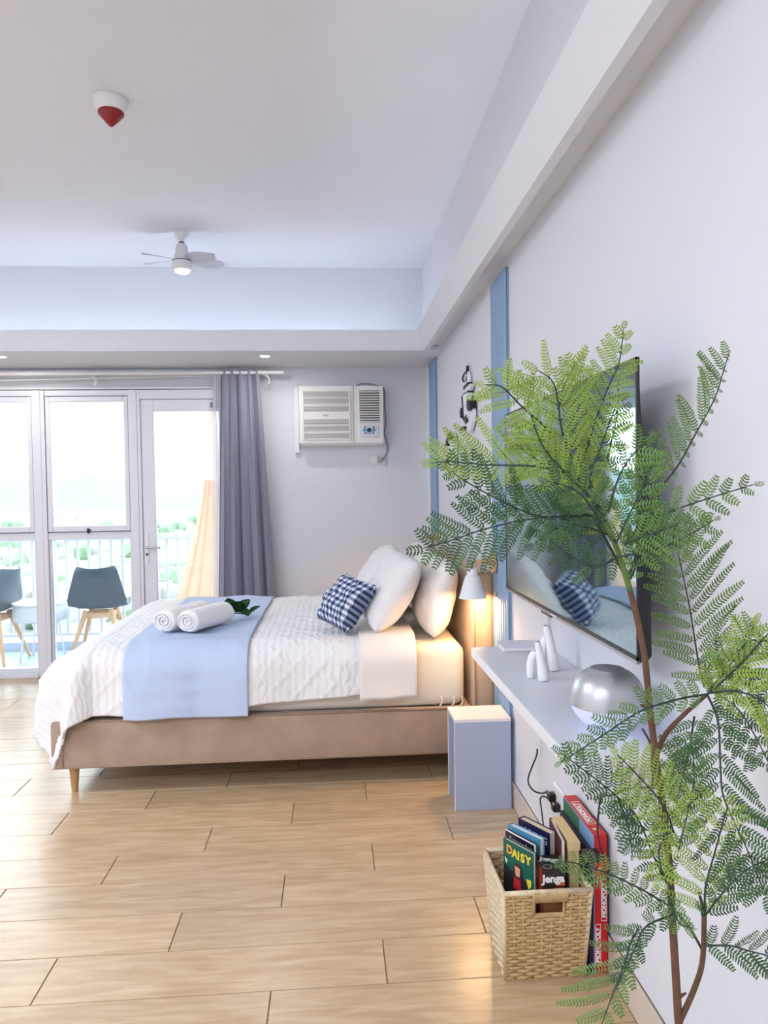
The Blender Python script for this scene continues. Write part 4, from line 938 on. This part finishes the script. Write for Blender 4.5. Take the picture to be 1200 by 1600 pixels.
# ------------------------------------------------------------ artificial fern tree
FRONDS = [
 (2, 0.036, 0.058, [(0.389, 1.08, 1.357), (0.301, 1.06, 1.359), (0.217, 1.04, 1.395), (0.161, 1.02, 1.428)]),
 (0, 0.028, 0.066, [(0.365, 1.08, 1.418), (0.301, 1.06, 1.431), (0.22, 1.04, 1.434), (0.171, 1.02, 1.438), (0.145, 1.0, 1.437)]),
 (2, 0.058, 0.058, [(0.384, 1.08, 1.359), (0.287, 1.06, 1.354), (0.217, 1.04, 1.342), (0.165, 1.02, 1.328), (0.125, 1.0, 1.32)]),
 (0, 0.043, 0.04, [(0.382, 1.1, 1.438), (0.403, 1.105, 1.498), (0.426, 1.11, 1.553), (0.445, 1.115, 1.59), (0.455, 1.12, 1.644)]),
 (0, 0.08, 0.07, [(0.357, 1.08, 1.446), (0.34, 1.07, 1.486), (0.332, 1.06, 1.523), (0.321, 1.05, 1.553), (0.298, 1.04, 1.567)]),
 (0, 0.028, 0.032, [(0.338, 1.08, 1.516), (0.344, 1.073, 1.548), (0.354, 1.067, 1.571), (0.361, 1.06, 1.583)]),
 (0, 0.048, 0.041, [(0.32, 1.06, 1.481), (0.303, 1.05, 1.494), (0.27, 1.04, 1.519), (0.242, 1.03, 1.543), (0.216, 1.02, 1.545)]),
 (1, 0.061, 0.014, [(0.517, 1.14, 1.39), (0.559, 1.156, 1.433), (0.592, 1.172, 1.477), (0.637, 1.188, 1.543), (0.659, 1.204, 1.584), (0.681, 1.22, 1.628)]),
 (1, 0.031, 0.031, [(0.43, 1.06, 1.315), (0.457, 1.045, 1.348), (0.498, 1.03, 1.367), (0.548, 1.015, 1.385), (0.593, 1.0, 1.4)]),
 (1, 0.059, 0.089, [(0.604, 1.16, 1.069), (0.59, 1.15, 1.107), (0.571, 1.14, 1.196), (0.552, 1.13, 1.266), (0.531, 1.12, 1.334)]),
 (2, 0.075, 0.08, [(0.567, 1.08, 1.08), (0.577, 1.067, 1.042), (0.573, 1.053, 0.981), (0.57, 1.04, 0.941), (0.582, 1.027, 0.901), (0.591, 1.013, 0.872), (0.611, 1.0, 0.811)]),
 (0, 0.055, 0.068, [(0.551, 1.05, 1.089), (0.568, 1.027, 1.119), (0.583, 1.003, 1.152), (0.602, 0.98, 1.192)]),
 (0, 0.055, 0.055, [(0.554, 1.05, 1.091), (0.582, 1.027, 1.099), (0.607, 1.003, 1.091), (0.626, 0.98, 1.065)]),
 (1, 0.026, 0.031, [(0.551, 1.05, 1.089), (0.499, 1.032, 1.089), (0.433, 1.015, 1.078), (0.371, 0.998, 1.051), (0.308, 0.98, 1.024)]),
 (2, 0.032, 0.045, [(0.5, 1.07, 0.792), (0.472, 1.056, 0.844), (0.439, 1.042, 0.914), (0.401, 1.028, 0.954), (0.365, 1.014, 0.986), (0.315, 1.0, 1.027)]),
 (2, 0.024, 0.024, [(0.41, 1.04, 0.945), (0.417, 1.033, 0.92), (0.423, 1.027, 0.894), (0.423, 1.02, 0.869)]),
 (1, 0.028, 0.024, [(0.496, 1.06, 0.767), (0.443, 1.04, 0.807), (0.387, 1.02, 0.843), (0.338, 1.0, 0.87), (0.298, 0.98, 0.886)]),
 (2, 0.026, 0.026, [(0.501, 1.06, 0.752), (0.455, 1.047, 0.745), (0.43, 1.033, 0.719), (0.4, 1.02, 0.677)]),
 (1, 0.028, 0.066, [(0.449, 1.06, 0.735), (0.43, 1.045, 0.723), (0.416, 1.03, 0.705), (0.389, 1.015, 0.663), (0.369, 1.0, 0.637)]),
 (0, 0.078, 0.046, [(0.552, 1.06, 0.751), (0.547, 1.047, 0.802), (0.554, 1.033, 0.861), (0.566, 1.02, 0.934)]),
 (2, 0.028, 0.055, [(0.551, 1.06, 0.747), (0.57, 1.04, 0.794), (0.593, 1.02, 0.837), (0.61, 1.0, 0.86)]),
 (2, 0.046, 0.061, [(0.549, 1.06, 0.702), (0.58, 1.04, 0.713), (0.598, 1.02, 0.717), (0.629, 1.0, 0.717)]),
 (0, 0.041, 0.045, [(0.494, 1.04, 0.889), (0.472, 1.02, 0.934), (0.438, 1.0, 0.976), (0.387, 0.98, 1.03)]),
 (1, 0.063, 0.038, [(0.53, 1.1, 0.829), (0.549, 1.107, 0.886), (0.563, 1.113, 0.939), (0.562, 1.12, 0.993)]),
 (2, 0.031, 0.04, [(0.388, 1.04, 1.345), (0.36, 1.027, 1.383), (0.333, 1.013, 1.4), (0.297, 1.0, 1.409)]),
 (2, 0.032, 0.032, [(0.424, 1.07, 1.295), (0.383, 1.053, 1.283), (0.344, 1.037, 1.3), (0.307, 1.02, 1.325)]),
 (1, 0.041, 0.037, [(0.413, 1.05, 1.316), (0.433, 1.043, 1.363), (0.449, 1.037, 1.4), (0.46, 1.03, 1.432)]),
 (1, 0.041, 0.041, [(0.402, 1.05, 1.363), (0.414, 1.043, 1.41), (0.43, 1.037, 1.442), (0.451, 1.03, 1.464)]),
 (1, 0.034, 0.034, [(0.417, 1.03, 1.317), (0.437, 1.02, 1.327), (0.46, 1.01, 1.336), (0.484, 1.0, 1.347)]),
 (0, 0.048, 0.044, [(0.376, 1.1, 1.406), (0.401, 1.1, 1.44), (0.417, 1.1, 1.479), (0.432, 1.1, 1.518)]),
 (0, 0.056, 0.042, [(0.399, 1.08, 1.372), (0.35, 1.067, 1.416), (0.308, 1.053, 1.458), (0.286, 1.04, 1.503)]),
 (1, 0.018, 0.018, [(0.435, 1.05, 1.264), (0.44, 1.043, 1.288), (0.43, 1.037, 1.317), (0.418, 1.03, 1.34)]),
 (1, 0.039, 0.039, [(0.638, 1.0, 1.169), (0.606, 1.017, 1.176), (0.586, 1.033, 1.154), (0.571, 1.05, 1.122)]),
 (2, 0.057, 0.057, [(0.577, 1.1, 1.079), (0.615, 1.083, 1.122), (0.64, 1.067, 1.106), (0.655, 1.05, 1.081)]),
 (1, 0.018, 0.018, [(0.491, 1.05, 0.788), (0.499, 1.035, 0.757), (0.511, 1.02, 0.756)]),
 (0, 0.031, 0.027, [(0.495, 1.05, 0.894), (0.472, 1.04, 0.861), (0.477, 1.03, 0.819)]),
 (1, 0.05, 0.05, [(0.582, 1.15, 1.024), (0.579, 1.165, 0.955), (0.569, 1.18, 0.885)]),
 (0, 0.049, 0.039, [(0.433, 1.12, 1.316), (0.401, 1.115, 1.391), (0.375, 1.11, 1.46), (0.377, 1.105, 1.519), (0.39, 1.1, 1.566)]),
 (2, 0.024, 0.026, [(0.428, 1.13, 1.431), (0.441, 1.13, 1.481), (0.449, 1.13, 1.521), (0.45, 1.13, 1.556)]),
 (1, 0.027, 0.031, [(0.412, 1.04, 1.298), (0.449, 1.027, 1.306), (0.49, 1.013, 1.322), (0.535, 1.0, 1.351)]),
 (1, 0.033, 0.033, [(0.464, 1.12, 1.31), (0.493, 1.127, 1.38), (0.498, 1.133, 1.435), (0.52, 1.14, 1.481)]),
 (0, 0.044, 0.044, [(0.559, 1.06, 1.091), (0.584, 1.047, 1.132), (0.601, 1.033, 1.168), (0.606, 1.02, 1.198)]),
 (2, 0.054, 0.049, [(0.595, 1.12, 1.073), (0.632, 1.113, 1.048), (0.659, 1.107, 1.004), (0.676, 1.1, 0.964)]),
 (2, 0.033, 0.038, [(0.421, 1.1, 1.327), (0.368, 1.093, 1.343), (0.327, 1.087, 1.334), (0.3, 1.08, 1.316)]),
 (0, 0.044, 0.049, [(0.403, 1.12, 1.421), (0.353, 1.107, 1.421), (0.31, 1.093, 1.441), (0.268, 1.08, 1.469)]),
]
BRANCHES = [
 (0.0071, 0.0039, [(0.532, 1.1, 0.511), (0.525, 1.098, 0.626), (0.518, 1.096, 0.73), (0.513, 1.095, 0.812), (0.504, 1.093, 0.894), (0.49, 1.091, 0.985), (0.479, 1.089, 1.076), (0.471, 1.087, 1.146), (0.458, 1.085, 1.205), (0.442, 1.084, 1.264), (0.425, 1.082, 1.313), (0.408, 1.08, 1.348)]),
 (0.0047, 0.0038, [(0.53, 1.1, 0.553), (0.549, 1.087, 0.617), (0.555, 1.073, 0.671), (0.551, 1.06, 0.749)]),
 (0.0045, 0.0028, [(0.494, 1.1, 0.977), (0.504, 1.087, 1.018), (0.528, 1.073, 1.054), (0.556, 1.06, 1.086)]),
 (0.0028, 0.0019, [(0.441, 1.09, 1.269), (0.42, 1.085, 1.304), (0.389, 1.08, 1.357)]),
 (0.0028, 0.0019, [(0.425, 1.08, 1.314), (0.398, 1.08, 1.362), (0.365, 1.08, 1.418)]),
 (0.0028, 0.0019, [(0.446, 1.09, 1.259), (0.464, 1.107, 1.281), (0.481, 1.123, 1.309), (0.517, 1.14, 1.39)]),
 (0.0028, 0.0019, [(0.408, 1.08, 1.348), (0.392, 1.09, 1.401), (0.382, 1.1, 1.438)]),
 (0.0023, 0.0019, [(0.512, 1.08, 0.75), (0.536, 1.075, 0.721), (0.553, 1.07, 0.689)]),
 (0.0028, 0.0019, [(0.515, 1.09, 0.734), (0.506, 1.08, 0.765), (0.5, 1.07, 0.792)]),
 (0.0028, 0.0019, [(0.549, 1.06, 0.749), (0.547, 1.06, 0.769), (0.543, 1.06, 0.784)]),
]
pl = thing('fern_tree', 'tall artificial fern-leaf tree with brown stem in front at the right', 'plant', (.50, 1.10, 0))
bark = M('brown_bark', '#62432f', .7, bump=(60, .6), var=(18, .25)); grn = M('green_stem', '#55702f', .6, var=(12, .3)); drk_s = M('dark_rachis', '#23382a', .5)
for bi, (r0, r1, pts) in enumerate(BRANCHES):
    if bi == 0:
        k = 6; q = spline(pts, 60); cut = 51; low = q[:cut+1]; base = [(.50, 1.10, .0), (.499, 1.10, .25)]
        obj('stem', tub(spline([(.502, 1.10, .30), (.500, 1.10, .45)]+[tuple(v) for v in low[::4]]+[tuple(low[-1])], 60), r0, seg=14, r1=r1+(r0-r1)*.2), bark, pl, smooth=True)
        obj('upper_stem', tub(q[cut:], r1+(r0-r1)*.2, seg=12, r1=r1), grn, pl, smooth=True)
        for f, a in ((6, .4), (14, 2.0), (19, -2.6), (26, 2.5), (34, .3), (38, 2.8)):
            p = q[f]; obj('bud', tub([p, p+Vector((math.cos(a)*.016, 0, math.sin(a)*.004+.006))], .004, seg=6, r1=.0015), bark, pl)
    else:
        obj('branch', tub(spline(pts, 22), r0, seg=9, r1=r1), bark if bi in (1, 2) else drk_s, pl, smooth=True)
obj('pot', lat([(0, 0), (.12, 0), (.15, .26), (.155, .27), (.145, .27), (.135, .25), (0, .25)], (.50, 1.10, 0), seg=40), M('grey_pot', '#c9c6c0', .7), pl, smooth=True, auto=40)
def leaf_mat(name, c0, c1, tr):
    m = bpy.data.materials.new(name); m.use_nodes = True; n = m.node_tree.nodes; l = m.node_tree.links; b = n['Principled BSDF']; out = n['Material Output']
    tc_ = n.new('ShaderNodeTexCoord'); ns = n.new('ShaderNodeTexNoise'); ns.inputs['Scale'].default_value = 25; oi = n.new('ShaderNodeObjectInfo')
    mx = n.new('ShaderNodeMix'); mx.data_type = 'RGBA'; ad = n.new('ShaderNodeMath'); ad.operation = 'MULTIPLY_ADD'; ad.inputs[1].default_value = .6
    l.new(tc_.outputs['Object'], ns.inputs[0]); l.new(oi.outputs['Random'], ad.inputs[0]); m2 = n.new('ShaderNodeMath'); m2.operation = 'MULTIPLY'; m2.inputs[1].default_value = .4
    l.new(ns.outputs[0], m2.inputs[0]); l.new(m2.outputs[0], ad.inputs[2]); l.new(ad.outputs[0], mx.inputs[0])
    mx.inputs[6].default_value = (*hexc(c0), 1); mx.inputs[7].default_value = (*hexc(c1), 1); l.new(mx.outputs[2], b.inputs['Base Color'])
    b.inputs['Roughness'].default_value = .42; t_ = n.new('ShaderNodeBsdfTranslucent'); l.new(mx.outputs[2], t_.inputs[0])
    ms = n.new('ShaderNodeMixShader'); ms.inputs[0].default_value = tr; l.new(b.outputs[0], ms.inputs[1]); l.new(t_.outputs[0], ms.inputs[2]); l.new(ms.outputs[0], out.inputs[0]); return m
LM = [leaf_mat('lime_leaf', '#7f9a36', '#a6bf55', .28), leaf_mat('mid_leaf', '#466a32', '#76954a', .20), leaf_mat('dark_leaf', '#24442a', '#50763f', .15)]  # green differs by frond; the lime tone also paints in light on lit fronds
def pinna_mesh(npair, curl, mat):
    """unit length comb leaflet along +X, leaflets in the XY plane, drooping towards -Z"""
    bm = bmesh.new(); rs = random.Random(npair*13+int(curl*100))
    def ctr(f): return Vector((f*math.cos(curl*f*.5), f*math.sin(curl*f)*.35, -.14*f*f))
    for i in range(8):
        a, b_ = ctr(i/8), ctr((i+1)/8); w_ = .10/npair*(1-i/10)
        p = [a+Vector((0, w_, 0)), a+Vector((0, -w_, 0)), b_+Vector((0, -w_, 0)), b_+Vector((0, w_, 0)), a+Vector((0, 0, -w_)), b_+Vector((0, 0, -w_))]
        v = [bm.verts.new(q) for q in p]; bm.faces.new(v[0:4])
        bm.faces.new((v[0], v[3], v[5], v[4])); bm.faces.new((v[1], v[4], v[5], v[2]))
    for i in range(npair):
        f = .05+.93*(i+.5)/npair; c = ctr(f); tg = (ctr(min(1, f+.02))-ctr(f-.02)).normalized()
        env = min(1, .55+f*2.2)*(1-.62*max(0, (f-.45)/.55)**1.6)
        L = 1.72/npair*env*rs.uniform(.92, 1.08); W = 1.0/npair*.66
        for s in (-1, 1):
            sd = Vector((-tg.y, tg.x, 0))*s; d = (sd+tg*.38).normalized(); wd = Vector((d.y, -d.x, 0)); z1 = rs.uniform(-.008, .02)
            q = [c-wd*W*.18, c+d*L*.45+wd*W*.5+Vector((0, 0, z1)), c+d*L*.95+wd*W*.25+tg*L*.10+Vector((0, 0, -.2*L)), c+d*L*1.02-wd*W*.12+tg*L*.14+Vector((0, 0, -.25*L)), c+d*L*.45-wd*W*.5+Vector((0, 0, z1)), c+wd*W*.18]
            m_ = c+d*L*.5+Vector((0, 0, z1+.012))
            vs = [bm.verts.new(x) for x in q]; mm = bm.verts.new(m_)
            bm.faces.new((vs[0], vs[5], mm)); bm.faces.new((vs[5], vs[1], mm)); bm.faces.new((vs[1], vs[2], mm)); bm.faces.new((vs[2], vs[3], mm)); bm.faces.new((vs[3], vs[4], mm)); bm.faces.new((vs[4], vs[0], mm))
    me = bpy.data.meshes.new('leaflet_row'); bm.to_mesh(me); bm.free(); me.materials.append(mat); me.materials.append(drk_s)
    for i_, p_ in enumerate(me.polygons):
        if i_ < 24: p_.material_index = 1
    me.polygons.foreach_set('use_smooth', [True]*len(me.polygons)); return me
PM = {}
def get_p(npair, ci, k):
    key = (npair, ci, k)
    if key not in PM: PM[key] = pinna_mesh(npair, (-.5, .5, -.15, .15)[ci], LM[k])
    return PM[key]
rs = random.Random(11)
fwd = Vector((0, -1, 0))
XM = .772
for kind, wl, wr_, pts in FRONDS:
    n_s = 40; path = spline(pts, n_s); L = sum((path[i+1]-path[i]).length for i in range(n_s-1))
    tilt = rs.uniform(-.35, .35)
    fo = obj('frond', tub(path, .0018, seg=6, r1=.0008), drk_s, pl, smooth=True)
    sp_ = .0205; cnt = max(5, int(L*.93/sp_))
    for i in range(cnt+1):
        f = .08+.92*i/cnt; q = f*(n_s-1); i0 = min(int(q), n_s-2); p = path[i0].lerp(path[i0+1], q-i0); tg = (path[i0+1]-path[i0]).normalized()
        side = tg.cross(fwd).normalized()      # in the frond plane, to the right of growth when seen from the front
        env = (.72+.5*math.sin(PI*min(1, f*1.05))**.8)*(1 if f < .75 else 1-.45*(f-.75)/.25)
        for s, w_ in ((-1, wl), (1, wr_)):
            if i == cnt and s == -1: continue
            ang = math.radians(rs.uniform(46, 58)-18*f); 
            if i == cnt: ang = 0
            ln = w_*env*rs.uniform(.88, 1.1)*1.05
            d = (tg*math.cos(ang)+side*s*math.sin(ang)+Vector((0, rs.uniform(-.2, .15)+tilt*s*.6, rs.uniform(-.12, .02)))).normalized()
            if p.x+d.x*ln > XM: 
                d.x = (XM-p.x)/ln*.9; d.normalize()
            # leaflet plane normal: towards viewer with random roll
            nn_ = (fwd+Vector((rs.uniform(-.3, .3), 0, rs.uniform(-.05, .5)))).normalized(); yv = nn_.cross(d).normalized(); zv = d.cross(yv)
            npair = min(20, max(5, int(round(ln/.0050))))
            me = get_p(npair, rs.choice((0, 2)) if s == 1 else rs.choice((1, 3)), kind)
            o = bpy.data.objects.new('leaflet_row', me); C.objects.link(o); o.parent = fo
            R_ = Matrix((d, yv, zv)).transposed()
            wf = 1.0
            o.matrix_local = Matrix.Translation(p+Vector((0, 0, 0))-wloc(pl)) @ R_.to_4x4() @ Matrix.Diagonal((ln, ln*max(.8, min(1.35, wf)), ln, 1))
